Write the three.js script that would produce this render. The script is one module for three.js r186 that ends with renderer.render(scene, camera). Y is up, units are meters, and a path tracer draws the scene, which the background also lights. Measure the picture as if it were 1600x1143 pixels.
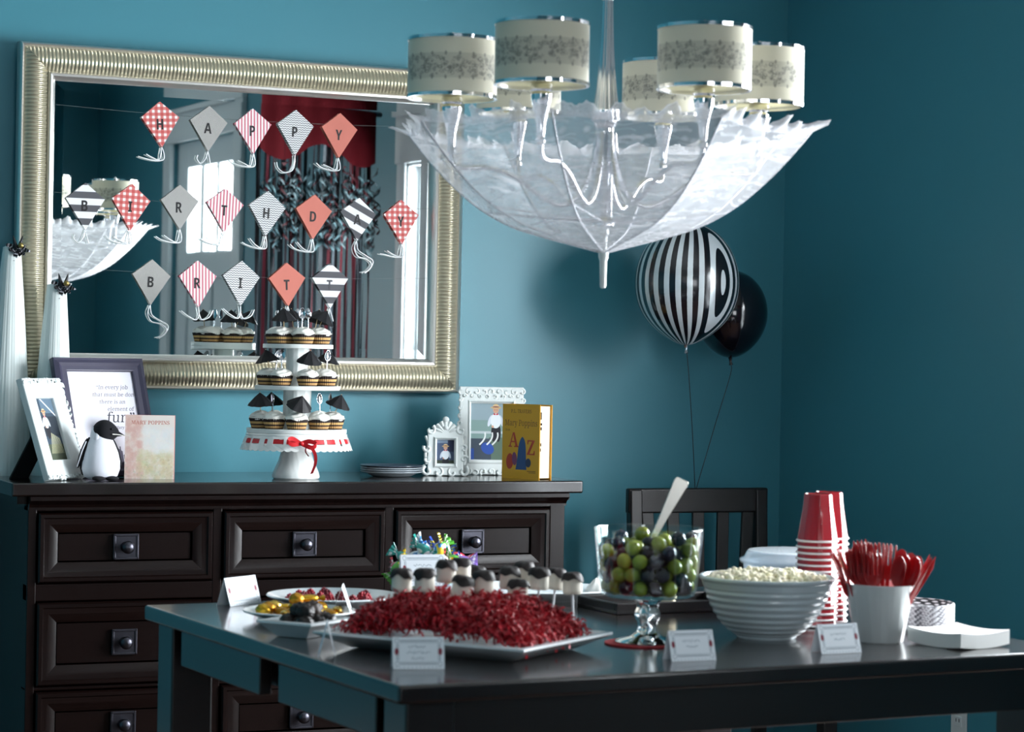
import * as THREE from 'three';
import { mergeGeometries, mergeVertices, toCreasedNormals } from 'three/addons/utils/BufferGeometryUtils.js';
import { RoundedBoxGeometry } from 'three/addons/geometries/RoundedBoxGeometry.js';
import { TextGeometry } from 'three/addons/geometries/TextGeometry.js';
import { FontLoader } from 'three/addons/loaders/FontLoader.js';
import { RectAreaLightUniformsLib } from 'three/addons/lights/RectAreaLightUniformsLib.js';

// ------------------------------------------------------------------ camera, daylight, exposure
const scene = new THREE.Scene();
const YAW = THREE.MathUtils.degToRad(23);
const camera = new THREE.PerspectiveCamera(2 * Math.atan(571.5 / 3700) * 180 / Math.PI, 1600 / 1143, 0.1, 60);
camera.position.set(-1.878, 1.265, 6.406);
camera.rotation.order = 'YXZ';
camera.rotation.set(THREE.MathUtils.degToRad(-0.217), -YAW, 0.018);
camera.focus = 6.2;
camera.userData.fStop = 6.3;
camera.updateMatrixWorld();

const renderer = new THREE.WebGLRenderer({ antialias: true });
renderer.toneMapping = THREE.LinearToneMapping;
renderer.toneMappingExposure = 1.0;
renderer.shadowMap.enabled = true;
RectAreaLightUniformsLib.init();

scene.background = new THREE.Color(0.94, 0.99, 1.04);      // overcast sky outside the openings
scene.backgroundIntensity = 4;

// window and door openings of the right wall (x = RW), as z and y ranges
const RW = 1.745, ROOM_Z = 8.0, LW = -3.3, CEIL = 2.78;
const WIN = { z0: 1.46, z1: 3.03, y0: 0.5, y1: 2.04 };
const DOOR = { z0: 5.33, z1: 6.42, y0: 0.0, y1: 2.33 };
const WIN2 = { x0: -1.75, x1: -0.25, y0: 0.75, y1: 2.1 };                  // window of the front wall, behind the camera
const LITES = { z0: 5.45, z1: 6.22, y0: 1.73, y1: 2.19 };
function daylight(name, w, h, x, y, z, intensity, facing = [-1, 0], fall = 0) {
  const l = new THREE.RectAreaLight(new THREE.Color(0.93, 0.98, 1.02), intensity, w, h);
  l.name = name; l.position.set(x, y, z); l.lookAt(x + facing[0], y - fall, z + facing[1]);        // fall: skylight comes down at a slant
  scene.add(l);
  return l;
}
daylight('window_daylight', WIN.z1 - WIN.z0 + 0.5, 1.9, RW + 0.6, (WIN.y0 + WIN.y1) / 2 + 0.12, (WIN.z0 + WIN.z1) / 2, 42, [-1, 0], 0.55);
daylight('door_daylight', LITES.z1 - LITES.z0, LITES.y1 - LITES.y0, RW + 0.14, (LITES.y0 + LITES.y1) / 2, (LITES.z0 + LITES.z1) / 2, 40);

daylight('front_window_daylight', WIN2.x1 - WIN2.x0, WIN2.y1 - WIN2.y0, (WIN2.x0 + WIN2.x1) / 2, (WIN2.y0 + WIN2.y1) / 2, ROOM_Z + 0.14, 4, [0, -1]);

// ------------------------------------------------------------------ helpers
const V3 = (x, y, z) => new THREE.Vector3(x, y, z);
const V2 = (x, y) => new THREE.Vector2(x, y);
let seed = 1234567;
function reseed(s) { seed = s; }
function rnd(a = 0, b = 1) { seed = (seed * 1664525 + 1013904223) >>> 0; return a + (b - a) * (seed / 4294967296); }
const pick = (list) => list[Math.floor(rnd(0, list.length - 1e-6))];
const ORD = ['first', 'second', 'third', 'fourth', 'fifth', 'sixth', 'seventh', 'eighth', 'ninth', 'tenth', 'eleventh', 'twelfth', 'thirteenth', 'fourteenth', 'fifteenth',
  'sixteenth', 'seventeenth', 'eighteenth', 'nineteenth', 'twentieth'];

const used = new Map();
function numbered(name) {
  const n = used.get(name) ?? 0; used.set(name, n + 1);
  return n ? name + '_' + String(n).padStart(3, '0') : name;
}
function tag(o, label, category, group, kind) {
  if (label) o.userData.label = label;
  if (category) o.userData.category = category;
  if (group) o.userData.group = group;
  if (kind) o.userData.kind = kind;
  return o;
}
function thing(name, label, category, [x, y, z] = [0, 0, 0], turn = 0, group) {
  const o = new THREE.Group();
  o.name = numbered(name); o.position.set(x, y, z); o.rotation.y = turn;
  scene.add(o);
  return tag(o, label, category, group);
}
function part(parent, name, g, m, label) {
  const o = new THREE.Mesh(g, m);
  o.name = name; o.castShadow = o.receiveShadow = true;
  parent.add(o);
  if (label) o.userData.label = label;
  return o;
}
function copyOf(root, [x, y, z], turn, label, group) {
  const r = root.clone();
  r.name = numbered(root.name.replace(/_\d{3}$/, '')); r.position.set(x, y, z); r.rotation.y = turn;
  r.userData = { ...root.userData };
  if (label) r.userData.label = label;
  if (group) r.userData.group = group;
  scene.add(r);
  return r;
}
function struct(name, g, m) {
  const o = part(scene, name, g, m);
  o.userData.kind = 'structure';
  return o;
}
function prep(g) {
  const r = g.index ? g.toNonIndexed() : g.clone();
  for (const k of Object.keys(r.attributes)) if (!['position', 'normal', 'uv', 'color'].includes(k)) r.deleteAttribute(k);
  if (!r.attributes.uv) r.setAttribute('uv', new THREE.BufferAttribute(new Float32Array(r.attributes.position.count * 2), 2));
  r.clearGroups?.();
  return r;
}
const merge = (list) => mergeGeometries(list.map(prep), false);
const at = (g, x = 0, y = 0, z = 0) => g.translate(x, y, z);
const rot = (g, x = 0, y = 0, z = 0) => g.applyMatrix4(new THREE.Matrix4().makeRotationFromEuler(new THREE.Euler(x, y, z, 'YXZ')));
function box(w, h, d, x = 0, y = 0, z = 0, r = 0) {
  const g = r ? new RoundedBoxGeometry(w, h, d, 2, r) : new THREE.BoxGeometry(w, h, d);
  return g.translate(x, y, z);
}
const lathe = (pts, seg = 48) => new THREE.LatheGeometry(pts.map(([r, y]) => V2(r, y)), seg);
// lathe with hard edges kept where the profile turns sharply
const turned = (pts, seg = 48, crease = 0.6) => toCreasedNormals(lathe(pts, seg), crease);
function tube(pts, r, n = 24, m = 8, closed = false) {
  return new THREE.TubeGeometry(new THREE.CatmullRomCurve3(pts, closed), n, r, m, closed);
}
// a tube whose radius changes along its length: rf(t)
function taper(pts, rf, n = 24, m = 10) {
  const c = new THREE.CatmullRomCurve3(pts), g = new THREE.TubeGeometry(c, n, 1, m, false), p = g.attributes.position, v = V3();
  for (let i = 0; i <= n; i++) {
    const o = c.getPointAt(i / n), r = rf(i / n);
    for (let j = 0; j <= m; j++) {
      const k = i * (m + 1) + j;
      v.fromBufferAttribute(p, k).sub(o).multiplyScalar(r).add(o);
      p.setXYZ(k, v.x, v.y, v.z);
    }
  }
  g.computeVertexNormals();
  return g;
}
function extrude(pts, depth, bevel = 0) {
  const s = Array.isArray(pts) ? new THREE.Shape(pts.map(([x, y]) => V2(x, y))) : pts;
  return new THREE.ExtrudeGeometry(s, { depth, bevelEnabled: bevel > 0, bevelSize: bevel, bevelThickness: bevel, bevelSegments: 2, steps: 1, curveSegments: 16 });
}
// a flat ribbon of width w along points
function strap(pts, w, up, n = 24) {
  const c = new THREE.CatmullRomCurve3(pts), pos = [], uv = [], idx = [];
  for (let i = 0; i <= n; i++) {
    const p = c.getPointAt(i / n), d = typeof up === 'function' ? up(i / n) : up;
    pos.push(p.x - d.x * w / 2, p.y - d.y * w / 2, p.z - d.z * w / 2, p.x + d.x * w / 2, p.y + d.y * w / 2, p.z + d.z * w / 2);
    uv.push(0, i / n, 1, i / n);
    if (i < n) { const a = i * 2; idx.push(a, a + 1, a + 2, a + 1, a + 3, a + 2); }
  }
  const g = new THREE.BufferGeometry();
  g.setAttribute('position', new THREE.Float32BufferAttribute(pos, 3));
  g.setAttribute('uv', new THREE.Float32BufferAttribute(uv, 2));
  g.setIndex(idx); g.computeVertexNormals();
  return g;
}
// grid surface from f(u, v) -> Vector3
function sheet(f, nu, nv) {
  const pos = [], uv = [], idx = [];
  for (let j = 0; j <= nv; j++) for (let i = 0; i <= nu; i++) {
    const p = f(i / nu, j / nv); pos.push(p.x, p.y, p.z); uv.push(i / nu, j / nv);
    if (i < nu && j < nv) { const a = j * (nu + 1) + i; idx.push(a, a + 1, a + nu + 1, a + 1, a + nu + 2, a + nu + 1); }
  }
  const g = new THREE.BufferGeometry();
  g.setAttribute('position', new THREE.Float32BufferAttribute(pos, 3));
  g.setAttribute('uv', new THREE.Float32BufferAttribute(uv, 2));
  g.setIndex(idx); g.computeVertexNormals();
  return g;
}
function bend(g, f) { const p = g.attributes.position, v = V3(); for (let i = 0; i < p.count; i++) { v.fromBufferAttribute(p, i); f(v); p.setXYZ(i, v.x, v.y, v.z); } g.computeVertexNormals(); return g; }

// ------------------------------------------------------------------ materials and textures
function mat(color, roughness = 0.6, extra = {}) {
  const { physical, ...rest } = extra;
  const M = physical || 'clearcoat' in rest || 'transmission' in rest || 'sheen' in rest ? THREE.MeshPhysicalMaterial : THREE.MeshStandardMaterial;
  return new M({ color, roughness, ...rest });
}
function canvasTexture(w, h, draw, srgb = true, repeat) {
  const c = document.createElement('canvas'); c.width = w; c.height = h;
  draw(c.getContext('2d'), w, h);
  const t = new THREE.CanvasTexture(c);
  if (srgb) t.colorSpace = THREE.SRGBColorSpace;
  t.magFilter = THREE.LinearFilter;
  if (repeat) { t.wrapS = t.wrapT = THREE.RepeatWrapping; t.repeat.set(...repeat); }
  return t;
}
const grey = (v) => { const k = Math.max(0, Math.min(255, Math.round(v))); return 'rgb(' + k + ',' + k + ',' + k + ')'; };

reseed(11);
const rollerBump = canvasTexture(512, 512, (c, w, h) => {        // the stipple a paint roller leaves
  c.fillStyle = grey(128); c.fillRect(0, 0, w, h);
  for (let i = 0; i < 9000; i++) { c.fillStyle = grey(rnd(95, 160)); c.globalAlpha = 0.5; c.beginPath(); c.arc(rnd(0, w), rnd(0, h), rnd(1, 3.2), 0, 7); c.fill(); }
}, false, [6, 6]);
const woodMap = canvasTexture(1024, 256, (c, w, h) => {
  c.fillStyle = '#fff'; c.fillRect(0, 0, w, h);
  for (let i = 0; i < 900; i++) {
    const y = rnd(0, h), k = rnd(120, 235); c.strokeStyle = 'rgb(' + k + ',' + k * 0.9 + ',' + k * 0.85 + ')'; c.globalAlpha = rnd(0.08, 0.4); c.lineWidth = rnd(0.6, 2.4);
    c.beginPath(); const x = rnd(-300, w); c.moveTo(x, y); c.bezierCurveTo(x + 120, y + rnd(-4, 4), x + 240, y + rnd(-5, 5), x + rnd(250, 700), y + rnd(-4, 4)); c.stroke();
  }
}, true, [1, 1]);
const paint = mat('#3f8797', 0.42, { bumpMap: rollerBump, bumpScale: 0.0004 });
const ceilingPaint = mat('#c9cdcb', 0.9);
const trimPaint = mat('#dfe5e8', 0.45);
const espresso = mat('#110706', 0.27, { map: woodMap, physical: true, specularIntensity: 0.5 });
const espressoTop = mat('#120a09', 0.2, { map: woodMap, clearcoat: 0.5, clearcoatRoughness: 0.1 });
const tableWood = mat('#100a0c', 0.3, { map: woodMap, clearcoat: 0.45, clearcoatRoughness: 0.18 });
const tableTopWood = mat('#180f0f', 0.24, { map: woodMap, clearcoat: 0.7, clearcoatRoughness: 0.12 });
const chairWood = mat('#140d0e', 0.42, { map: woodMap });
const chrome = mat('#e6e6ea', 0.09, { metalness: 1 });
const silver = mat('#dcdce2', 0.14, { metalness: 1 });
const pewter = mat('#4a4a52', 0.34, { metalness: 1 });
const champagne = mat('#c7bfa6', 0.34, { metalness: 0.72 });
const silverLeaf = mat('#d6d4d0', 0.28, { metalness: 0.85 });
const whiteGlaze = mat('#e9ecea', 0.22, { clearcoat: 0.5, clearcoatRoughness: 0.1 });
const whitePaper = mat('#e6eaf0', 0.75);
const whitePaint = mat('#e3e8e6', 0.4);
const whitePlastic = mat('#dfe3e2', 0.28);
const blackPaper = mat('#0d0c12', 0.7);
const blackPlush = mat('#0b0b12', 0.95, { sheen: 0.4, sheenRoughness: 0.6, sheenColor: new THREE.Color('#30304a') });
const whitePlush = mat('#dfe1ea', 0.95, { sheen: 0.3, sheenRoughness: 0.6 });

// ------------------------------------------------------------------ room shell
{
  const T = 0.12;
  struct('floor', box(RW - LW + 2 * T, T, ROOM_Z + 2 * T, (RW + LW) / 2, -T / 2, ROOM_Z / 2), mat('#4a3428', 0.45, { map: woodMap }));
  struct('ceiling', box(RW - LW + 2 * T, T, ROOM_Z + 2 * T, (RW + LW) / 2, CEIL + T / 2, ROOM_Z / 2), ceilingPaint);
  struct('wall_back', box(RW - LW + 2 * T, CEIL, T, (RW + LW) / 2, CEIL / 2, -T / 2), paint);
  const fseg = (x0, x1, y0, y1) => box(x1 - x0, y1 - y0, T, (x0 + x1) / 2, (y0 + y1) / 2, ROOM_Z + T / 2);
  struct('wall_front', merge([fseg(LW - T, WIN2.x0, 0, CEIL), fseg(WIN2.x1, RW + T, 0, CEIL), fseg(WIN2.x0, WIN2.x1, 0, WIN2.y0), fseg(WIN2.x0, WIN2.x1, WIN2.y1, CEIL)]), paint);
  struct('wall_left', box(T, CEIL, ROOM_Z, LW - T / 2, CEIL / 2, ROOM_Z / 2), paint);
  const seg = (z0, z1, y0, y1) => box(T, y1 - y0, z1 - z0, RW + T / 2, (y0 + y1) / 2, (z0 + z1) / 2);
  struct('wall_right', merge([seg(0, WIN.z0, 0, CEIL), seg(WIN.z0, WIN.z1, 0, WIN.y0), seg(WIN.z0, WIN.z1, WIN.y1, CEIL), seg(WIN.z1, DOOR.z0, 0, CEIL),
    seg(DOOR.z0, DOOR.z1, DOOR.y1, CEIL), seg(DOOR.z1, ROOM_Z, 0, CEIL)]), paint);
  struct('baseboard_back', box(RW - LW, 0.12, 0.016, (RW + LW) / 2, 0.06, 0.008, 0.004), trimPaint);
  struct('baseboard_right', box(0.016, 0.12, DOOR.z0 - 0.16, RW - 0.008, 0.06, (DOOR.z0 - 0.16) / 2 + 0.02, 0.004), trimPaint);

  // window with a deep head casing
  const w = new THREE.Group(); w.name = 'window_1'; w.userData.kind = 'structure'; scene.add(w);
  const zc = (WIN.z0 + WIN.z1) / 2, yc = (WIN.y0 + WIN.y1) / 2, zl = WIN.z1 - WIN.z0, yl = WIN.y1 - WIN.y0;
  part(w, 'casing', merge([box(0.024, yl + 0.1, 0.09, RW - 0.012, yc, WIN.z0 - 0.045, 0.004), box(0.024, yl + 0.1, 0.09, RW - 0.012, yc, WIN.z1 + 0.045, 0.004),
    box(0.03, 0.2, zl + 0.2, RW - 0.015, WIN.y1 + 0.1, zc, 0.004), box(0.05, 0.035, zl + 0.2, RW - 0.025, WIN.y1 + 0.217, zc, 0.006)]), trimPaint);
  part(w, 'jamb', merge([box(0.13, yl, 0.012, RW + 0.055, yc, WIN.z0 + 0.006), box(0.13, yl, 0.012, RW + 0.055, yc, WIN.z1 - 0.006), box(0.13, 0.012, zl, RW + 0.055, WIN.y0 + 0.006, zc), box(0.13, 0.012, zl, RW + 0.055, WIN.y1 - 0.006, zc)]), trimPaint);
  part(w, 'window_sill', box(0.07, 0.035, zl + 0.2, RW - 0.035, WIN.y0 - 0.02, zc, 0.006), trimPaint);
  for (const z of [WIN.z0 + 0.02, zc, WIN.z1 - 0.02]) part(w, 'stile', box(0.04, yl, 0.035, RW + 0.06, yc, z), trimPaint);
  for (const y of [WIN.y0 + 0.02, yc, WIN.y1 - 0.02]) part(w, 'rail', box(0.04, 0.035, zl - 0.01, RW + 0.061, y, zc), trimPaint);
  const glass = mat('#ffffff', 0, { transmission: 1, thickness: 0 });
  for (const k of [0, 1]) for (const j of [0, 1]) part(w, 'pane', box(0.004, yl / 2 - 0.04, zl / 2 - 0.04, RW + 0.06, WIN.y0 + yl * (0.25 + 0.5 * j), WIN.z0 + zl * (0.25 + 0.5 * k)), glass);

  const w2 = new THREE.Group(); w2.name = 'window_2'; w2.userData.kind = 'structure'; scene.add(w2);
  const xc2 = (WIN2.x0 + WIN2.x1) / 2, yc2 = (WIN2.y0 + WIN2.y1) / 2, xl2 = WIN2.x1 - WIN2.x0, yl2 = WIN2.y1 - WIN2.y0;
  part(w2, 'casing', merge([box(0.09, yl2 + 0.18, 0.024, WIN2.x0 - 0.045, yc2, ROOM_Z - 0.012, 0.004), box(0.09, yl2 + 0.18, 0.024, WIN2.x1 + 0.045, yc2, ROOM_Z - 0.012, 0.004), box(xl2, 0.09, 0.024, xc2, WIN2.y1 + 0.045, ROOM_Z - 0.012, 0.004), box(xl2, 0.09, 0.024, xc2, WIN2.y0 - 0.045, ROOM_Z - 0.012, 0.004)]), trimPaint);
  for (const k of [0, 0.5, 1]) part(w2, 'stile', box(0.035, yl2, 0.04, WIN2.x0 + 0.0175 + (xl2 - 0.035) * k, yc2, ROOM_Z + 0.06), trimPaint);
  for (const k of [0, 1]) { part(w2, 'rail', box(xl2, 0.035, 0.041, xc2, WIN2.y0 + 0.0175 + (yl2 - 0.035) * k, ROOM_Z + 0.06), trimPaint); part(w2, 'pane', box(xl2 / 2 - 0.05, yl2 - 0.07, 0.004, WIN2.x0 + xl2 * (0.25 + 0.5 * k), yc2, ROOM_Z + 0.06), glass); }

  // front door: three tall lites over two panels, pale casing with a head
  const d = new THREE.Group(); d.name = 'door_1'; d.userData.kind = 'structure'; scene.add(d);
  const dz = (DOOR.z0 + DOOR.z1) / 2, dl = DOOR.z1 - DOOR.z0;
  part(d, 'casing', merge([box(0.024, DOOR.y1, 0.13, RW - 0.012, DOOR.y1 / 2, DOOR.z0 - 0.065, 0.004), box(0.024, DOOR.y1, 0.13, RW - 0.012, DOOR.y1 / 2, DOOR.z1 + 0.065, 0.004),
    box(0.03, 0.15, dl + 0.28, RW - 0.015, DOOR.y1 + 0.075, dz, 0.004), box(0.055, 0.03, dl + 0.34, RW - 0.027, DOOR.y1 + 0.165, dz, 0.006)]), trimPaint);
  const leaf = new THREE.Group(); leaf.name = 'door_leaf'; d.add(leaf);
  const doorPaint = mat('#d8e0e4', 0.5), xs = RW + 0.045, lz = LITES.z1 - LITES.z0, ly = LITES.y1 - LITES.y0, lyc = (LITES.y0 + LITES.y1) / 2;
  const bx = (z0, z1, y0, y1, t = 0.045) => box(t, y1 - y0, z1 - z0, xs, (y0 + y1) / 2, (z0 + z1) / 2, 0.003);
  part(leaf, 'door_board', merge([bx(DOOR.z0, LITES.z0, 0.01, DOOR.y1), bx(LITES.z1, DOOR.z1, 0.01, DOOR.y1), bx(LITES.z0, LITES.z1, LITES.y1, DOOR.y1), bx(LITES.z0, LITES.z1, 1.58, LITES.y0),
    bx(LITES.z0, LITES.z1, 0.01, 0.25), bx((LITES.z0 + LITES.z1) / 2 - 0.05, (LITES.z0 + LITES.z1) / 2 + 0.05, 0.25, 1.58), bx(LITES.z0, LITES.z1, 0.25, 1.58, 0.02)]), doorPaint);
  for (const k of [1, 2]) part(leaf, 'muntin', box(0.045, ly, 0.05, xs, lyc, LITES.z0 + lz * k / 3, 0.004), doorPaint);
  for (const k of [0, 1, 2]) part(leaf, 'pane', box(0.004, ly, lz / 3 - 0.05, xs, lyc, LITES.z0 + lz * (k + 0.5) / 3), glass);
  part(leaf, 'door_handle', merge([rot(at(lathe([[0, 0], [0.02, 0], [0.02, 0.008], [0.009, 0.014], [0.009, 0.04], [0.024, 0.05], [0.028, 0.062], [0.02, 0.074], [0, 0.077]], 24), 0, 0, 0), 0, 0, Math.PI / 2)]).translate(xs - 0.02, 1.02, DOOR.z1 - 0.07), pewter);
}

// ------------------------------------------------------------------ sideboard
{
  const s = thing('sideboard', 'dark espresso wood sideboard with square-plate knobs standing against the teal wall', 'sideboard', [0.06, 0, 0.02]);
  const W = 1.56, D = 0.51, TOP = 0.93, B = 1.47, F = 0.478;                                                       // F: local z of the face frame
  part(s, 'top_board', box(W, 0.034, D, 0, TOP - 0.017, D / 2 - 0.012, 0.005), espressoTop);
  const mould = [[0, 0], [0.008, 0], [0.008, 0.006], [0.014, 0.013], [0.024, 0.02], [0.03, 0.024], [0.03, 0.034], [0, 0.034]];
  const cm = extrude(mould, B).rotateY(Math.PI / 2).translate(-B / 2, 0, 0);                                       // profile x -> -z
  part(s, 'cornice_moulding', merge([bend(cm.clone(), (v) => { v.z = F - v.z; v.y += TOP - 0.068; }),
    box(0.03, 0.02, D - 0.05, -B / 2 - 0.008, TOP - 0.045, D / 2 - 0.03), box(0.03, 0.02, D - 0.05, B / 2 + 0.008, TOP - 0.045, D / 2 - 0.03)]), espresso);
  const yTop = TOP - 0.06, rows = [[0.676, 0.857], [0.418, 0.632], [0.225, 0.408]], cols = [[-0.712, -0.258], [-0.233, 0.212], [0.238, 0.69]];
  const bars = [];
  const bar = (x0, x1, y0, y1, z = F, t = 0.05) => bars.push(box(x1 - x0, y1 - y0, t, (x0 + x1) / 2, (y0 + y1) / 2, z - t / 2, 0.003));
  bar(-B / 2, cols[0][0], 0.0, yTop); bar(cols[2][1], B / 2, 0.0, yTop);
  bar(cols[0][1], cols[1][0], 0.1, yTop, F - 0.001); bar(cols[1][1], cols[2][0], 0.1, yTop, F - 0.001);
  bar(-B / 2, B / 2, rows[0][1], yTop, F - 0.002); bar(-B / 2, B / 2, rows[1][1], rows[0][0], F - 0.002); bar(-B / 2, B / 2, rows[2][1], rows[1][0], F - 0.002); bar(-B / 2, B / 2, 0.09, rows[2][0], F - 0.002);
  part(s, 'face_frame', merge(bars), espresso);
  part(s, 'carcass', merge([box(0.022, yTop, F - 0.04, -B / 2 + 0.02, yTop / 2, F / 2 - 0.02), box(0.022, yTop, F - 0.04, B / 2 - 0.02, yTop / 2, F / 2 - 0.02), box(B - 0.04, yTop, 0.012, 0, yTop / 2, 0.008),
    box(B - 0.05, 0.02, F - 0.05, 0, 0.12, F / 2)]), espresso);
  // drawers: ogee frame falling to a recessed flat panel, proud bead round the outside
  const frameOf = (w, h) => {
    const rings = [[0, -0.02], [0, 0.004], [0.004, 0.009], [0.012, 0.009], [0.015, 0.005], [0.024, 0.0035], [0.028, 0.003], [0.05, -0.0055], [0.0505, -0.012], [0.054, -0.012]];
    const pos = [], idx = [];
    const corner = (i, [d, z]) => [[-w / 2 + d, -h / 2 + d, z], [w / 2 - d, -h / 2 + d, z], [w / 2 - d, h / 2 - d, z], [-w / 2 + d, h / 2 - d, z]][i];
    for (let e = 0; e < 4; e++) for (let r = 0; r + 1 < rings.length; r++) {
      const a = corner(e, rings[r]), b = corner((e + 1) % 4, rings[r]), c = corner((e + 1) % 4, rings[r + 1]), d = corner(e, rings[r + 1]), n = pos.length / 3;
      pos.push(...a, ...b, ...c, ...d); idx.push(n, n + 1, n + 2, n, n + 2, n + 3);
    }
    const g = new THREE.BufferGeometry();
    g.setAttribute('position', new THREE.Float32BufferAttribute(pos, 3)); g.setIndex(idx);
    const uv = []; for (let i = 0; i < pos.length; i += 3) uv.push(pos[i], pos[i + 1] * 4);
    g.setAttribute('uv', new THREE.Float32BufferAttribute(uv, 2));
    return toCreasedNormals(prep(g), 0.5);
  };
  const knob = merge([extrude([[-0.029, -0.029], [0.029, -0.029], [0.029, 0.029], [-0.029, 0.029]], 0.004, 0.003).translate(0, 0, 0.003),
    ...[0, 1, 2, 3].map((k) => rot(box(0.066, 0.007, 0.008, 0, 0.0295, 0.008, 0.002), 0, 0, k * Math.PI / 2)),
    lathe([[0.0001, 0], [0.014, 0], [0.013, 0.006], [0.008, 0.011], [0.007, 0.017], [0.013, 0.021], [0.0165, 0.027], [0.015, 0.033], [0.008, 0.037], [0.0001, 0.038]], 24).rotateX(Math.PI / 2).translate(0, 0, 0.006)]);
  for (const [y0, y1] of rows) for (const [x0, x1] of cols) {
    const w = x1 - x0 - 0.006, h = y1 - y0 - 0.006, d = new THREE.Group();
    d.name = 'drawer'; d.position.set((x0 + x1) / 2, (y0 + y1) / 2, F + 0.003); s.add(d);
    part(d, 'moulding', frameOf(w, h), espresso);
    part(d, 'panel', box(w - 0.09, h - 0.09, 0.012, 0, 0, -0.018), espresso);
    part(d, 'knob', knob, pewter).position.set(0, 0, -0.012);
  }
}

// ------------------------------------------------------------------ mirror
const MIR = { x: 0.012, y: 1.157, z: 0.022, ry: 0.019, rx: 0.006, w: 1.288, h: 0.927 };
const mirrorMatrix = new THREE.Matrix4().compose(V3(MIR.x, MIR.y, MIR.z), new THREE.Quaternion().setFromEuler(new THREE.Euler(MIR.rx, MIR.ry, 0)), V3(1, 1, 1));
{
  const m = thing('mirror', 'large wall mirror in a wide ribbed champagne frame above the sideboard', 'mirror', [MIR.x, MIR.y, MIR.z]);
  m.rotation.set(MIR.rx, MIR.ry, 0);
  const { w, h } = MIR, FW = 0.098;
  const prof = (a) => { const pts = [[0, 0.03], [0.003, 0.041], [0.009, 0.043], [0.012, 0.037], [0.02, 0.046], [0.035, 0.054], [0.05, 0.055], [0.066, 0.047], [0.077, 0.036]]; for (let i = 1; i < pts.length; i++) if (a <= pts[i][0]) { const k = (a - pts[i - 1][0]) / (pts[i][0] - pts[i - 1][0]); return pts[i - 1][1] + k * (pts[i][1] - pts[i - 1][1]); } return 0.036; };
  const PER = 0.0104, across = [0.0122, 0.014, 0.02, 0.028, 0.036, 0.044, 0.052, 0.06, 0.068, 0.0735, 0.0765];
  const side = (L) => {                                                                                            // local: s along x from -L/2, a inward along y
    const n = Math.round(L / PER) * 6;
    return sheet((u, v) => {
      const a = across[Math.round(v * (across.length - 1))], s0 = u * L, s = Math.min(Math.max(s0, a), L - a), end = Math.min(1, Math.min(a - 0.012, 0.0767 - a) / 0.004);
      return V3(s - L / 2, a, prof(a) - 0.0031 * Math.max(0, end) * Math.pow(Math.abs(Math.cos(s * Math.PI / PER)), 3));
    }, n, across.length - 1);
  };
  const lip = (L, pts) => {                                                                                        // plain mitred moulding
    return toCreasedNormals(prep(sheet((u, v) => { const [a, z] = pts[Math.round(v * (pts.length - 1))]; return V3((u - 0.5) * (L - 2 * a), a, z); }, 1, pts.length - 1)), 0.7);
  };
  const place = (g, e) => [(x) => x.translate(0, 0, 0), (x) => x.rotateZ(Math.PI / 2).translate(w / 2, h / 2, 0), (x) => x.rotateZ(Math.PI).translate(0, h, 0), (x) => x.rotateZ(-Math.PI / 2).translate(-w / 2, h / 2, 0)][e](g);
  const outer = [[0, 0], [0, 0.034], [0.002, 0.04], [0.006, 0.043], [0.01, 0.041], [0.0125, 0.036]];
  const inner = [[0.076, 0.034], [0.0775, 0.043], [0.082, 0.047], [0.088, 0.046], [0.094, 0.037], [0.098, 0.026], [0.098, 0.012]];
  for (let e = 0; e < 4; e++) {
    const L = e % 2 ? h : w;
    part(m, 'ribbed_moulding', place(side(L), e), champagne);
    part(m, 'outer_bead', place(lip(L, outer), e), silverLeaf);
    part(m, 'inner_lip', place(lip(L, inner), e), silverLeaf);
  }
  part(m, 'backing_board', box(w - 0.01, h - 0.01, 0.01, 0, h / 2, 0.005), mat('#20201f', 0.8));
  const x0 = w / 2 - FW, y0 = FW, y1 = h - FW, BV = 0.026, z = 0.017, zb = 0.0174;
  const P = [[-x0, y0], [x0, y0], [x0, y1], [-x0, y1]], Q = [[-x0 + BV, y0 + BV], [x0 - BV, y0 + BV], [x0 - BV, y1 - BV], [-x0 + BV, y1 - BV]];
  const pos = [], tri = (a, b, c) => pos.push(...a, ...b, ...c);
  for (let e = 0; e < 4; e++) { const f = (e + 1) % 4, a = [...P[e], zb], b = [...P[f], zb], c = [...Q[f], z], d = [...Q[e], z]; tri(a, b, c); tri(a, c, d); }
  tri([...Q[0], z], [...Q[1], z], [...Q[2], z]); tri([...Q[0], z], [...Q[2], z], [...Q[3], z]);
  const g = new THREE.BufferGeometry(); g.setAttribute('position', new THREE.Float32BufferAttribute(pos, 3)); g.computeVertexNormals();
  part(m, 'mirror_glass', g, mat('#e9eeec', 0.012, { metalness: 1 }));
}

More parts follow.
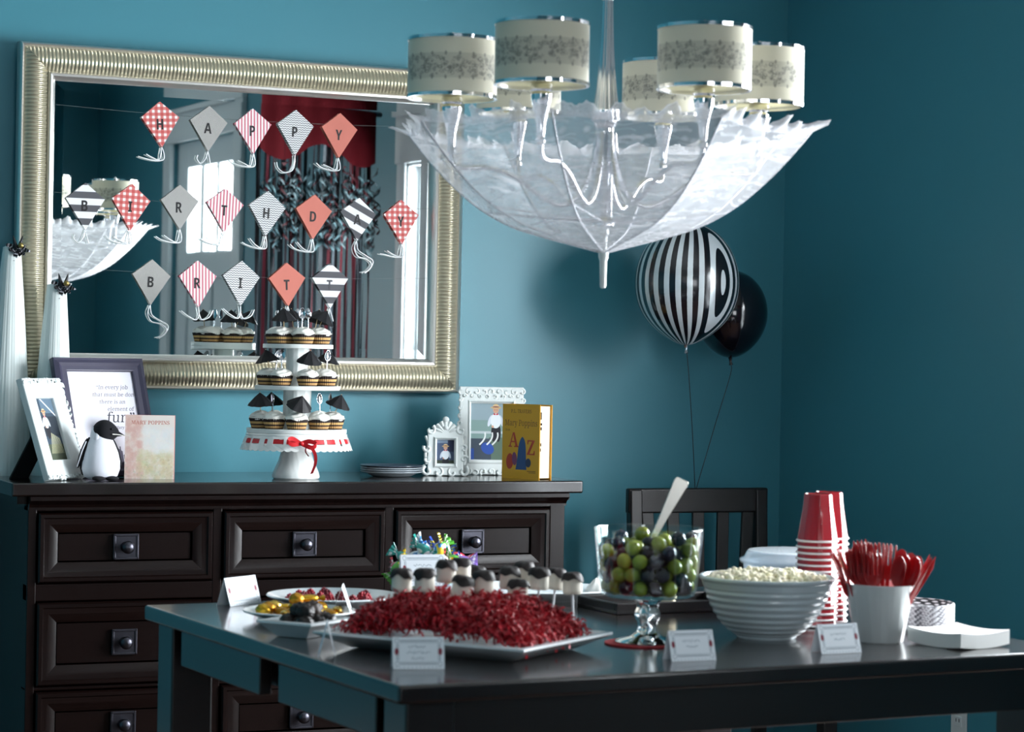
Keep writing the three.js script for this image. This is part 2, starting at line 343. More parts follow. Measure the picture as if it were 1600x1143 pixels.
// ------------------------------------------------------------------ kite garland on the mirror
const font = await new FontLoader().loadAsync('fonts/droid/droid_sans_bold.typeface.json');
{
  const gingham = canvasTexture(256, 256, (c) => { c.fillStyle = '#f2ecea'; c.fillRect(0, 0, 256, 256); c.fillStyle = 'rgba(196,66,62,0.66)'; for (let i = 0; i < 8; i++) { c.fillRect(i * 32, 0, 17, 256); } for (let i = 0; i < 8; i++) c.fillRect(0, i * 32, 256, 17); });
  const herring = canvasTexture(512, 512, (c) => { c.fillStyle = '#d9d7d2'; c.fillRect(0, 0, 512, 512); c.strokeStyle = '#6f6e6c'; c.lineWidth = 6; for (let y = -16; y < 530; y += 15) for (let x = 0; x < 512; x += 24) { c.beginPath(); c.moveTo(x, y); c.lineTo(x + 12, y + 12); c.moveTo(x + 12, y + 4); c.lineTo(x + 24, y - 8); c.stroke(); } });
  const pink = canvasTexture(256, 256, (c) => { c.fillStyle = '#f4ecee'; c.fillRect(0, 0, 256, 256); c.fillStyle = '#cf6a7c'; for (let i = 0; i < 14; i++) c.fillRect(4 + i * 18.3, 0, 8, 256); });
  const chevron = canvasTexture(512, 512, (c) => { c.fillStyle = '#eeeeee'; c.fillRect(0, 0, 512, 512); c.strokeStyle = '#7f8086'; c.lineWidth = 10; for (let y = -10; y < 540; y += 25) { c.beginPath(); for (let x = 0; x <= 512; x += 17) c.lineTo(x, y + ((x / 17) % 2 ? 12 : 0)); c.stroke(); } });
  const bars = (tilt) => canvasTexture(256, 256, (c) => { c.fillStyle = '#eff0f4'; c.fillRect(0, 0, 256, 256); c.translate(128, 128); c.rotate(tilt); c.fillStyle = '#55555b'; for (let i = -5; i < 6; i++) c.fillRect(-220, i * 72 - 8, 440, 36); });
  const paperOf = (t, col = '#ffffff') => mat(col, 0.7, t ? { map: t } : {});
  const P = { g: paperOf(gingham), h: paperOf(herring), p: paperOf(pink), c: paperOf(chevron), o: paperOf(null, '#cf7768'), b: paperOf(bars(0)), d: paperOf(bars(0.42)) };
  const say = { g: 'red gingham', h: 'grey herringbone', p: 'pink striped', c: 'grey chevron', o: 'plain coral', b: 'grey and white striped', d: 'slanted grey and white striped' };
  const letters = 'HAPPYBIRTHDAYBRITT', kinds = 'ghpcobghpcodghpcob'.split('');
  kinds.splice(0, 18, 'g', 'h', 'p', 'c', 'o', 'b', 'g', 'h', 'p', 'c', 'o', 'd', 'g', 'h', 'p', 'c', 'o', 'b');
  const spots = [[-0.241, 1.884, 0.125], [-0.105, 1.880, 0.126], [0.023, 1.880, 0.126], [0.147, 1.883, 0.128], [0.278, 1.882, 0.127], [-0.446, 1.651, 0.128], [-0.320, 1.654, 0.128], [-0.183, 1.660, 0.123], [-0.054, 1.657, 0.123], [0.068, 1.653, 0.126], [0.206, 1.649, 0.126], [0.339, 1.648, 0.122], [0.471, 1.645, 0.128], [-0.259, 1.452, 0.125], [-0.127, 1.451, 0.129], [-0.003, 1.456, 0.126], [0.132, 1.457, 0.122], [0.259, 1.457, 0.128]];
  const turns = [0.05, -0.03, 0.02, -0.02, -0.03, 0.0, -0.04, 0.0, -0.04, -0.06, -0.04, -0.05, 0.02, -0.04, 0.02, -0.03, 0.04, 0.0];
  const tails = ['L', 'U', 'L', 'J', 'L', 'U', 'L', 'L', 'L', 'L', 'L', 'S', 'L', 'S', 'B', 'B', 'U', 'U'];
  const letterMat = mat('#0e0d12', 0.6), faintLetter = mat('#4a4a50', 0.7), ribbonMat = mat('#eef0f2', 0.3, { clearcoat: 0.4 });
  const rowWord = (i) => i < 5 ? 'top' : i < 13 ? 'middle' : 'bottom';
  reseed(77);
  spots.forEach(([x, y, h], i) => {
    const lx = x - MIR.x, ly = y - MIR.y, p = V3(lx, ly, 0.0225 + 0.003).applyMatrix4(mirrorMatrix);
    const firstOf = letters.slice(0, i).includes(letters[i]);
    const k = thing('paper_kite', say[kinds[i]] + ' kite lettered ' + letters[i] + ', ' + ORD[i < 5 ? i : i < 13 ? i - 5 : i - 13] + ' in the mirror\'s ' + rowWord(i) + ' row', 'kite', [p.x, p.y, p.z], MIR.ry, 'letter kites of the mirror garland');
    k.rotation.z = turns[i];
    const a = h / 2, hw = 0.0535, pts = [[0, a], [-hw, a - 0.043], [0.002, -a], [hw, a - 0.043]];
    const g = extrude(pts, 0.0006);
    const uv = g.attributes.uv, ps = g.attributes.position;
    for (let j = 0; j < uv.count; j++) uv.setXY(j, ps.getX(j) / 0.128 + 0.5, ps.getY(j) / 0.128 + 0.5);
    part(k, 'kite_paper', g, P[kinds[i]]);
    const tg = new TextGeometry(letters[i], { font, size: 0.029, depth: 0.0006, curveSegments: 6, bevelEnabled: false });
    tg.computeBoundingBox(); tg.translate(-(tg.boundingBox.min.x + tg.boundingBox.max.x) / 2, -0.0145, 0.0007); tg.scale(0.82, 1, 1);
    part(k, 'letter', tg, i === 17 ? faintLetter : letterMat).position.set(-0.002, a - 0.062, 0);
    const y0 = -a, J = (s) => rnd(-s, s), Z = 0.002, w = 0.0042, shapes = {
      L: [[[0.001, y0], [0.006, y0 - 0.02], [0.004, y0 - 0.034], [-0.02, y0 - 0.036], [-0.05, y0 - 0.03], [-0.066, y0 - 0.022 + J(0.006)]], [[0, y0], [-0.003, y0 - 0.018], [-0.008, y0 - 0.034], [-0.026, y0 - 0.028], [-0.044, y0 - 0.016 + J(0.006)]]],
      U: [[[0, y0], [0.006, y0 - 0.02], [0.01, y0 - 0.036]], [[0, y0], [-0.006, y0 - 0.022], [-0.018, y0 - 0.034], [-0.03, y0 - 0.022], [-0.028, y0 - 0.012]]],
      J: [[[0, y0], [0.002, y0 - 0.02], [-0.006, y0 - 0.042], [-0.03, y0 - 0.05], [-0.048, y0 - 0.036], [-0.052, y0 - 0.022]], [[0.001, y0], [-0.001, y0 - 0.026], [-0.008, y0 - 0.045]]],
      S: [[[0, y0], [-0.006, y0 - 0.022], [0.006, y0 - 0.044], [0.034, y0 - 0.05], [0.05, y0 - 0.064], [0.036, y0 - 0.084], [0.022, y0 - 0.088]], [[0, y0], [0.006, y0 - 0.026], [0.03, y0 - 0.04], [0.054, y0 - 0.054], [0.046, y0 - 0.076], [0.03, y0 - 0.09]]],
      B: [[[0, y0], [0.002, y0 - 0.02], [-0.004, y0 - 0.034], [-0.026, y0 - 0.026], [-0.048, y0 - 0.01]], [[0, y0], [0.004, y0 - 0.022], [0.012, y0 - 0.034], [0.032, y0 - 0.026], [0.042, y0 - 0.008]]],
    }[tails[i]];
    for (const line of shapes) {
      const q = line.map(([px, py], j) => V3(px, py, Z + 0.004 * Math.sin(j * 1.9 + i)));
      part(k, 'curling_ribbon', tube(q, 0.0016, 30, 6).scale(1, 1, 0.6), ribbonMat);
    }
  });
  const lineMat = mat('#c9d4d6', 0.2, { transmission: 0.7 });
  for (const [ya, sag, nm] of [[0.765, 0.012, 'top'], [0.53, 0.016, 'middle'], [0.33, 0.012, 'bottom']]) {
    const q = [-0.545, -0.3, 0, 0.3, 0.545].map((x) => V3(x, ya - sag * (1 - (x / 0.545) ** 2), 0.0215).applyMatrix4(mirrorMatrix));
    tag(part(scene, numbered('hanging_thread'), tube(q, 0.00018, 30, 4), lineMat), 'clear thread across the mirror carrying the ' + nm + ' row of kites', 'thread', 'threads of the kite garland');
  }
}

// ------------------------------------------------------------------ tiered cake stand with cupcakes
const SB = 0.93;                                                      // sideboard top
const CAKE = V3(0.062, SB, 0.375);
{
  const ped = thing('cake_stand', 'white pedestal cake stand with a red ribbon threaded through its pierced scalloped rim', 'cake stand', CAKE.toArray());
  part(ped, 'pedestal', turned([[0.0001, 0.002], [0.0585, 0.0], [0.063, 0.004], [0.0635, 0.008], [0.061, 0.018], [0.055, 0.032], [0.047, 0.05], [0.0405, 0.072], [0.038, 0.09], [0.0375, 0.105], [0.042, 0.112], [0.0001, 0.112]], 56), whiteGlaze);
  part(ped, 'plate', turned([[0.0001, 0.112], [0.132, 0.112], [0.135, 0.115], [0.135, 0.12], [0.132, 0.123], [0.0001, 0.123]], 72), whiteGlaze);
  // hanging rim: flares outward, slots cut as real openings, scalloped hem
  const N = 24, slots = [], H = 0.036, rimR = (t) => 0.135 + 0.014 * t, flat = [];
  for (let i = 0; i < N; i++) {
    const s = new THREE.Shape(), Wd = 1 / N; s.moveTo(0, 0);
    for (let j = 0; j <= 10; j++) s.lineTo(Wd * j / 10, -1 - 0.1 * Math.sin(Math.PI * ((j / 5) % 1)));
    s.lineTo(Wd, 0); s.lineTo(0, 0);
    const hole = new THREE.Path(), tall = i % 3 === 0, cx = Wd / 2, hw = Wd * (tall ? 0.13 : 0.4), h0 = -0.2, h1 = tall ? -0.68 : -0.58;
    hole.moveTo(cx - hw, h0); hole.lineTo(cx - hw, h1); hole.lineTo(cx, h1 - (tall ? 0.05 : 0)); hole.lineTo(cx + hw, h1); hole.lineTo(cx + hw, h0); hole.lineTo(cx - hw, h0);
    s.holes.push(hole);
    flat.push(prep(new THREE.ExtrudeGeometry(s, { depth: 1, bevelEnabled: false, steps: 1 }).translate(i * Wd, 0, 0)));
  }
  const rim = bend(mergeGeometries(flat), (v) => { const a = v.x * 2 * Math.PI, t = -v.y, r = rimR(t) - 0.004 * (1 - v.z); v.set(r * Math.cos(a), 0.117 - H * t, r * Math.sin(a)); });
  part(ped, 'pierced_rim', rim, whiteGlaze);
  const redSatin = mat('#c01c24', 0.35, { sheen: 0.4 });
  part(ped, 'ribbon', lathe([[0.1375, 0.1085], [0.1415, 0.0975]], 72), redSatin);
  // bow on the rim, to the right of the front
  const bow = new THREE.Group(); bow.name = 'bow'; bow.rotation.y = -0.23 + 0.0; ped.add(bow);
  const bz = 0.149, U = () => V3(0, 1, 0.15).normalize();
  part(bow, 'loop', strap([V3(0.0, 0.1, bz), V3(-0.024, 0.113, bz + 0.008), V3(-0.036, 0.108, bz + 0.012), V3(-0.026, 0.098, bz + 0.011), V3(0, 0.1, bz + 0.004)], 0.011, U, 24), redSatin);
  part(bow, 'loop', strap([V3(0.0, 0.1, bz), V3(0.022, 0.106, bz + 0.008), V3(0.04, 0.098, bz + 0.012), V3(0.028, 0.09, bz + 0.011), V3(0, 0.1, bz + 0.004)], 0.012, U, 24), redSatin);
  part(bow, 'knot', new THREE.SphereGeometry(0.0065, 12, 10).scale(1, 0.9, 0.7).translate(0.001, 0.1, bz + 0.005), redSatin);
  part(bow, 'tail', strap([V3(0.004, 0.1, bz + 0.003), V3(0.024, 0.092, bz + 0.01), V3(0.036, 0.072, bz + 0.012), V3(0.037, 0.05, bz + 0.014), V3(0.028, 0.022, bz + 0.01)], 0.009, (t) => V3(Math.cos(0.6 - 0.6 * t), 0.35, 0.5 * t).normalize(), 24), redSatin);
  part(ped, 'tail', strap([V3(-0.005, 0.1, bz), V3(-0.021, 0.094, bz + 0.006), V3(-0.024, 0.08, bz + 0.004), V3(-0.014, 0.067, bz)], 0.006, V3(0.3, 0.1, 1).normalize(), 20), redSatin);

  const tower = thing('cupcake_tower', 'white three-tier cupcake tower of round boards on fat columns standing on the pedestal cake stand', 'cupcake stand', [CAKE.x, SB + 0.1235, CAKE.z]);
  const board = (r, y) => turned([[0.0001, y], [r - 0.001, y], [r, y + 0.001], [r, y + 0.010], [r - 0.001, y + 0.011], [0.0001, y + 0.011]], 64);
  part(tower, 'bottom_tier', board(0.133, 0), whitePaint);
  part(tower, 'column', turned([[0.0375, 0.011], [0.0375, 0.114]], 48), whitePaint);
  part(tower, 'middle_tier', board(0.113, 0.114), whitePaint);
  part(tower, 'column', turned([[0.031, 0.125], [0.031, 0.224]], 48), whitePaint);
  part(tower, 'top_tier', board(0.0935, 0.224), whitePaint);

  // cupcake: pleated striped paper case, chocolate crumb edge, swirled white icing
  const caseMap = canvasTexture(64, 128, (c) => { const b = [[0, '#3a2016'], [14, '#b8905a'], [40, '#2c1510'], [58, '#c9a266'], [86, '#241110'], [104, '#170b0a']]; b.forEach(([y, k], i) => { c.fillStyle = k; c.fillRect(0, 128 - (b[i + 1]?.[0] ?? 128), 64, (b[i + 1]?.[0] ?? 128) - y); }); });
  const caseG = (() => { const g = lathe([[0.0225, 0], [0.0245, 0.007], [0.0265, 0.014], [0.0285, 0.021], [0.0303, 0.027]], 128); return bend(g, (v) => { const a = Math.atan2(v.z, v.x), r = Math.hypot(v.x, v.z) + 0.0009 * Math.cos(32 * a); v.x = r * Math.cos(a); v.z = r * Math.sin(a); }); })();
  const baseG = new THREE.CylinderGeometry(0.0285, 0.022, 0.024, 32).translate(0, 0.0125, 0);
  const iceG = bend(new THREE.SphereGeometry(1, 48, 24, 0, Math.PI * 2, 0, Math.PI * 0.6), (v) => {
    const a = Math.atan2(v.z, v.x), lift = Math.max(0, v.y), r = Math.hypot(v.x, v.z);
    const sw = 1 + 0.05 * Math.sin(3 * a + 9 * lift) + 0.03 * Math.sin(7 * a - 4 * lift);
    v.set(Math.cos(a) * r * 0.0302 * sw, 0.0265 + v.y * 0.017 * (v.y < 0 ? 0.35 : 1) + 0.0022 * Math.sin(4 * a + 12 * lift) * r + 0.003 * lift ** 6, Math.sin(a) * r * 0.0302 * sw);
  });
  const iceMat = mat('#eceae2', 0.45), caseMat = mat('#ffffff', 0.7, { map: caseMap }), crumb = mat('#1a0c0b', 0.8);
  let proto;
  const cupcake = (p, turn, label, group) => {
    if (proto) return copyOf(proto, p, turn, label, group);
    proto = thing('cupcake', label, 'cupcake', p, turn, group);
    part(proto, 'paper_case', caseG, caseMat); part(proto, 'sponge', baseG, crumb); part(proto, 'icing', iceG, iceMat);
    return proto;
  };
  // mini paper parasol and mini spoon
  const pickWood = mat('#c9b084', 0.7), canopy = (() => {
    const g = new THREE.ConeGeometry(0.034, 0.02, 32, 6, true);
    return bend(g, (v) => { const a = Math.atan2(v.z, v.x), r = Math.hypot(v.x, v.z), k = r / 0.034; v.y = 0.016 - 0.031 * k ** 1.15 - 0.0016 * k * Math.abs(Math.sin(4 * a)); const f = 1 + 0.05 * k * Math.cos(8 * a); v.x *= f; v.z *= f; });
  })();
  const ribsG = merge([...Array(8)].map((_, k) => { const a = k * Math.PI / 4; return tube([V3(0, 0.0165, 0), V3(0.018 * Math.cos(a), 0.0015, 0.018 * Math.sin(a)), V3(0.0345 * Math.cos(a), -0.0148, 0.0345 * Math.sin(a))], 0.0006, 6, 5); }));
  const blackCard = mat('#0b0a10', 0.6), spoonG = (() => {
    const b = bend(new THREE.SphereGeometry(1, 24, 16), (v) => { const t = v.y; v.set(v.x * 0.0088 * (1 - 0.18 * t), v.y * 0.0145, v.z * 0.0016 + 0.004 * (1 - (v.x ** 2 + v.y ** 2)) * -1); });
    return merge([b.translate(0, 0.052, 0), bend(taper([V3(0, 0, 0), V3(0, 0.014, 0.0012), V3(0, 0.03, 0), V3(0, 0.039, -0.0012)], (t) => 0.0024 - 0.0008 * t, 16, 8), (v) => { v.z *= 0.5; })]);
  })();
  let pp, sp;
  const parasol = (p, tilt, label) => {
    let o;
    if (pp) o = copyOf(pp, p, 0, label, pp.userData.group);
    else { o = pp = thing('cocktail_parasol', label, 'cocktail umbrella', p, 0, 'black paper parasols in the cupcakes'); part(o, 'canopy', canopy.translate(0, 0.037, 0), blackCard); part(o, 'ribs', ribsG.translate(0, 0.037, 0), blackPaper); part(o, 'stick', tube([V3(0, -0.006, 0), V3(0, 0.03, 0), V3(0, 0.055, 0)], 0.0011, 4, 8), pickWood); }
    o.rotation.set(tilt[0], tilt[2] ?? 0, tilt[1]);
  };
  const spoon = (p, turn, tilt, label) => {
    p = [p[0], p[1] - 0.012, p[2]];
    const o = sp ? copyOf(sp, p, turn, label, sp.userData.group) : (sp = thing('mini_spoon', label, 'spoon', p, turn, 'small silver spoons in the cupcakes'));
    if (o === sp) part(o, 'spoon_body', spoonG, silver);
    o.rotation.set(tilt[0], turn, tilt[1], 'YXZ');
  };
  // angle 0 points to the camera's right, 90 degrees to the camera
  const dir = (deg) => { const a = deg * Math.PI / 180; return V3(Math.cos(a) * Math.cos(YAW) - Math.sin(a) * Math.sin(YAW), 0, Math.cos(a) * Math.sin(YAW) + Math.sin(a) * Math.cos(YAW)); };
  const tiers = [['bottom', 0.1355 - 0.001, 0.1005, 10, 13, [157, 121, 85, 49, 13]], ['middle', 0.2485, 0.0795, 7, 14, [168, 117, 65, 14]], ['top', 0.3585, 0.0605, 6, 12, [192, 132, 72, 12]]];
  const Y = {};
  for (const [nm, y, r, n, a0, front] of tiers) {
    Y[nm] = SB + y + 0.0;
    for (let k = 0; k < n; k++) {
      const a = a0 + k * 360 / n, near = front.findIndex((f) => Math.abs(((f - a + 540) % 360) - 180) < 9), d = dir(a).multiplyScalar(r);
      cupcake([CAKE.x + d.x, SB + y, CAKE.z + d.z], k * 1.3, near >= 0 ? 'white-iced cupcake, ' + ORD[near] + ' of the row facing the room on the ' + nm + ' tier'
        : 'white-iced cupcake in a brown striped case on the far side of the ' + nm + ' tier', 'cupcakes on the ' + nm + ' tier');
    }
  }
  const on = (nm, deg, dx = 0, dz = 0) => { const t = tiers.find((q) => q[0] === nm), d = dir(deg).multiplyScalar(t[2]), e = dir(0).multiplyScalar(dx).add(dir(90).multiplyScalar(dz)); return [CAKE.x + d.x + e.x, SB + t[1] + 0.042, CAKE.z + d.z + e.z]; };
  parasol(on('top', 132, 0.006, 0), [0.1, 0.06], 'black paper parasol on the second cupcake of the top tier');
  parasol(on('top', 12, -0.006, -0.004), [0.15, -0.42], 'black paper parasol leaning over the last cupcake of the top tier');
  parasol(on('middle', 168, 0.004, 0), [-0.1, 0.18], 'black paper parasol on the first cupcake of the middle tier');
  parasol(on('middle', 65, 0, 0), [0.25, -0.04], 'black paper parasol on the third cupcake of the middle tier');
  parasol(on('middle', 324, 0.006, 0), [0.1, -0.15], 'black paper parasol at the far right cupcake of the middle tier');
  parasol(on('bottom', 157, 0, 0), [0.15, 0.1], 'black paper parasol on the first cupcake of the bottom tier');
  parasol(on('bottom', 193, 0.03, 0), [0.1, 0.1], 'black paper parasol by the column behind the second bottom-tier cupcake');
  parasol(on('bottom', 85, 0, 0.003), [0.5, -0.12], 'black paper parasol tipped forward on the middle cupcake of the bottom tier');
  parasol(on('bottom', 13, 0.005, 0), [0.25, -0.25], 'black paper parasol on the last cupcake of the bottom tier');
  parasol(on('top', 252, 0, 0), [-0.1, 0.1], 'black paper parasol at the back of the top tier, seen in the mirror');
  parasol(on('top', 312, 0, 0), [-0.1, -0.25], 'black paper parasol leaning at the mirror side of the top tier');
  spoon(on('top', 192, 0.012, 0), -1.3 - YAW, [0, 0.1], 'small silver spoon edge-on in the first cupcake of the top tier');
  spoon(on('top', 72, -0.005, 0.002), 0.2 - YAW, [0, -0.02], 'small silver spoon upright in the third cupcake of the top tier');
  spoon(on('top', 72, 0.011, -0.012), 2.9 - YAW, [0, -0.02], 'second silver spoon beside the upright one on the top tier');
  spoon(on('top', 282, -0.02, 0.0), 2.9 - YAW, [0, -0.02], 'small silver spoon at the mirror side of the top tier');
  spoon(on('middle', 168, 0.018, 0.004), 0.5 - YAW, [0, -0.2], 'small silver spoon leaning beside the parasol of the first middle-tier cupcake');
  spoon(on('middle', 117, 0, 0), 0.05 - YAW, [0, 0], 'small silver spoon upright in the second cupcake of the middle tier');
  spoon(on('middle', 14, 0, 0.002), 0.7 - YAW, [0, -0.1], 'small silver spoon in the last cupcake of the middle tier');
  spoon(on('bottom', 121, 0, 0), -1.1 - YAW, [0.05, 0.2], 'small silver spoon in the second cupcake of the bottom tier');
  spoon(on('bottom', 49, 0.002, 0), 0.8 - YAW, [0, 0.05], 'small silver spoon in the fourth cupcake of the bottom tier');
  spoon(on('bottom', 13, -0.008, -0.004), 1.2 - YAW, [0, 0], 'small silver spoon behind the parasol of the last bottom-tier cupcake');
}

// ------------------------------------------------------------------ pleated white cone trees with black rosettes
{
  const cone = (label, x, z, h, rb, rt, lean) => {
    const t = thing('cone_tree', label, 'table decoration', [x, SB, z], 0, 'white cone trees with black rosettes');
    const g = bend(lathe([[rb * 0.98, 0], [rb, 0.01], ...[...Array(14)].map((_, i) => { const k = (i + 1) / 15; return [rb + (rt - rb) * (0.7 * k ** 1.5 + 0.3 * k), h * k]; }), [rt, h - 0.004], [rt * 0.6, h]], 160), (v) => {
      const a = Math.atan2(v.z, v.x), r = Math.hypot(v.x, v.z) * (1 + 0.006 * Math.cos(40 * a) + 0.007 * Math.cos(17 * a + 1)); v.x = r * Math.cos(a) + lean * v.y; v.z = r * Math.sin(a);
    });
    part(t, 'pleated_cone', g, mat('#dbe4e2', 0.6, { sheen: 0.3, sheenRoughness: 0.4 }));
    const f = new THREE.Group(); f.name = 'rosette'; f.position.set(lean * h + rt * 0.55, h - 0.006, rt * 0.9); f.rotation.set(0.0, -0.3, 0); t.add(f);
    const wavy = canvasTexture(128, 128, (c) => { c.fillStyle = '#0c0c12'; c.fillRect(0, 0, 128, 128); c.strokeStyle = '#c9ccd6'; c.lineWidth = 7; for (let y = 6; y < 150; y += 32) { c.beginPath(); for (let x = 0; x <= 128; x += 16) c.lineTo(x, y + ((x / 16) % 2 ? 10 : 0)); c.stroke(); } });
    const petalM = mat('#ffffff', 0.6, { map: wavy }), darkPetal = mat('#120e16', 0.5);
    for (let k = 0; k < 8; k++) {
      const a = Math.PI * (0.92 + 1.16 * k / 7), L = 0.026 + 0.007 * Math.sin(k * 2.3 + 1);
      const petal = sheet((u, v) => { const r = 0.003 + v * L, wv = 0.0062 * Math.sin(Math.PI * Math.min(1, v * 0.8 + 0.15)) * (u - 0.5) * 2; return V3(Math.cos(a) * r - Math.sin(a) * wv, Math.sin(a) * r + Math.cos(a) * wv, 0.01 + 0.008 * Math.sin(v * 10 + k) * (0.3 + v)); }, 4, 10);
      part(f, 'petal', petal, k % 3 === 1 ? darkPetal : petalM);
    }
    for (const s of [-1, 1]) part(f, 'leaf_spike', taper([V3(s * 0.003, -0.002, 0.012), V3(s * 0.008, 0.014, 0.014), V3(s * 0.013, 0.033, 0.01)], (t) => 0.0065 * (1 - t) ** 0.7 + 0.0003, 12, 8), darkPetal);
    part(f, 'gold_button', new THREE.SphereGeometry(0.0075, 16, 12).translate(0.009, 0.006, 0.022), mat('#9a8750', 0.35, { metalness: 0.8 }));
  };
  cone('taller white pleated cone tree with a black rosette, at the end of the sideboard', -0.66, 0.12, 0.605, 0.064, 0.023, 0.012);
  cone('shorter white pleated cone tree with a black rosette, behind the framed quotation', -0.546, 0.147, 0.508, 0.056, 0.025, 0.016);
}

// ------------------------------------------------------------------ framed pictures
// blurred snapshot prints: a small boy in white shirt, straw hat and red bow tie
function snapshot(w, h, bg, boy) {
  return canvasTexture(w, h, (c) => {
    bg.forEach(([col, x, y, ww, hh]) => { c.fillStyle = col; c.fillRect(x * w, y * h, ww * w, hh * h); });
    const [x, y, s] = [boy[0] * w, boy[1] * h, boy[2] * h], el = (cx, cy, rx, ry, col, r = 0) => { c.fillStyle = col; c.beginPath(); c.ellipse(x + cx * s, y + cy * s, rx * s, ry * s, r, 0, 7); c.fill(); };
    if (boy[3]) { el(-0.1, 1.3, 0.17, 0.5, '#23242c'); el(0.14, 1.3, 0.16, 0.5, '#23242c'); }
    el(-0.33, 0.62, 0.11, 0.34, '#d3dbe6', 0.35); el(0.33, 0.62, 0.11, 0.34, '#c6d0dc', -0.35); el(0, 0.62, 0.3, 0.42, '#e3e9f0');
    el(0, 0, 0.17, 0.2, '#cf9f86'); el(0, -0.12, 0.32, 0.07, '#c9a877'); el(0, -0.2, 0.18, 0.12, '#d8bb8c'); el(0, -0.16, 0.19, 0.035, '#7a3b3b');
    el(-0.06, 0.01, 0.02, 0.02, '#4a3226'); el(0.06, 0.01, 0.02, 0.02, '#4a3226'); el(-0.08, 0.25, 0.07, 0.045, '#c22c38', 0.3); el(0.08, 0.25, 0.07, 0.045, '#c22c38', -0.3);
    el(-0.18, 0.95, 0.07, 0.07, '#cf9f86');
    boy[4]?.(c, w, h);
  });
}
const scroll = (x, y, r, start, turn, thick) => {
  const q = []; for (let i = 0; i <= 18; i++) { const k = i / 18, rr = r * (1 - 0.72 * k), a = start + turn * k * 5.2; q.push(V3(x + rr * Math.cos(a), y + rr * Math.sin(a), 0.004 + 0.006 * k)); }
  return taper(q, (t) => thick * (1 - 0.45 * t), 26, 8);
};
const bead = (x, y, r, z = 0.006) => new THREE.SphereGeometry(r, 10, 8).translate(x, y, z);
function framedPicture(name, label, group, { w, h, inner, depth, pos, turn, lean, frameM, moulding, carve, print, strut, bow }) {
  const t = thing(name, label, 'picture frame', pos, turn, group);
  const f = new THREE.Group(); f.name = 'frame'; f.rotation.x = -lean; t.add(f);
  const [ix0, iy0, ix1, iy1] = inner, s = new THREE.Shape(bow ?? [V2(-w / 2, 0), V2(w / 2, 0), V2(w / 2, h), V2(-w / 2, h)]);
  s.holes.push(new THREE.Path([V2(ix0, iy0), V2(ix0, iy1), V2(ix1, iy1), V2(ix1, iy0)]));
  part(f, 'frame_board', extrude(s, depth - 0.006, 0.003).translate(0, 0.003, 0.003), frameM);
  if (moulding) part(f, 'moulding', moulding, frameM);
  if (carve) part(f, 'carving', merge(carve), frameM);
  part(f, 'print', new THREE.PlaneGeometry(ix1 - ix0 + 0.006, iy1 - iy0 + 0.006).translate((ix0 + ix1) / 2, (iy0 + iy1) / 2 + 0.003, depth - 0.009), mat('#ffffff', 0.8, { map: print }));
  part(f, 'backing', box(w * 0.92, h * 0.94, 0.004, 0, h / 2 + 0.002, 0.004), blackPaper);
  if (strut) { const [sw, sh, back] = strut, A = V3(0, sh * Math.cos(lean), -sh * Math.sin(lean) - 0.001), L = Math.hypot(A.y, back + A.z), b = box(sw, L, 0.004, 0, -L / 2, 0); b.rotateX(Math.atan2(back + A.z, A.y)); part(t, 'easel_strut', b.translate(0, A.y, A.z), mat('#0a0a0d', 0.75)); }
  return t;
}
const bevelRing = (x0, y0, x1, y1, d, z0, z1) => {
  const pos = [], P = [[x0, y0], [x1, y0], [x1, y1], [x0, y1]], Q = [[x0 + d, y0 + d], [x1 - d, y0 + d], [x1 - d, y1 - d], [x0 + d, y1 - d]];
  for (let e = 0; e < 4; e++) { const f = (e + 1) % 4, a = [...P[e], z0], b = [...P[f], z0], c = [...Q[f], z1], k = [...Q[e], z1]; pos.push(...a, ...b, ...c, ...a, ...c, ...k); }
  const g = new THREE.BufferGeometry(); g.setAttribute('position', new THREE.Float32BufferAttribute(pos, 3)); g.computeVertexNormals(); return prep(g);
};
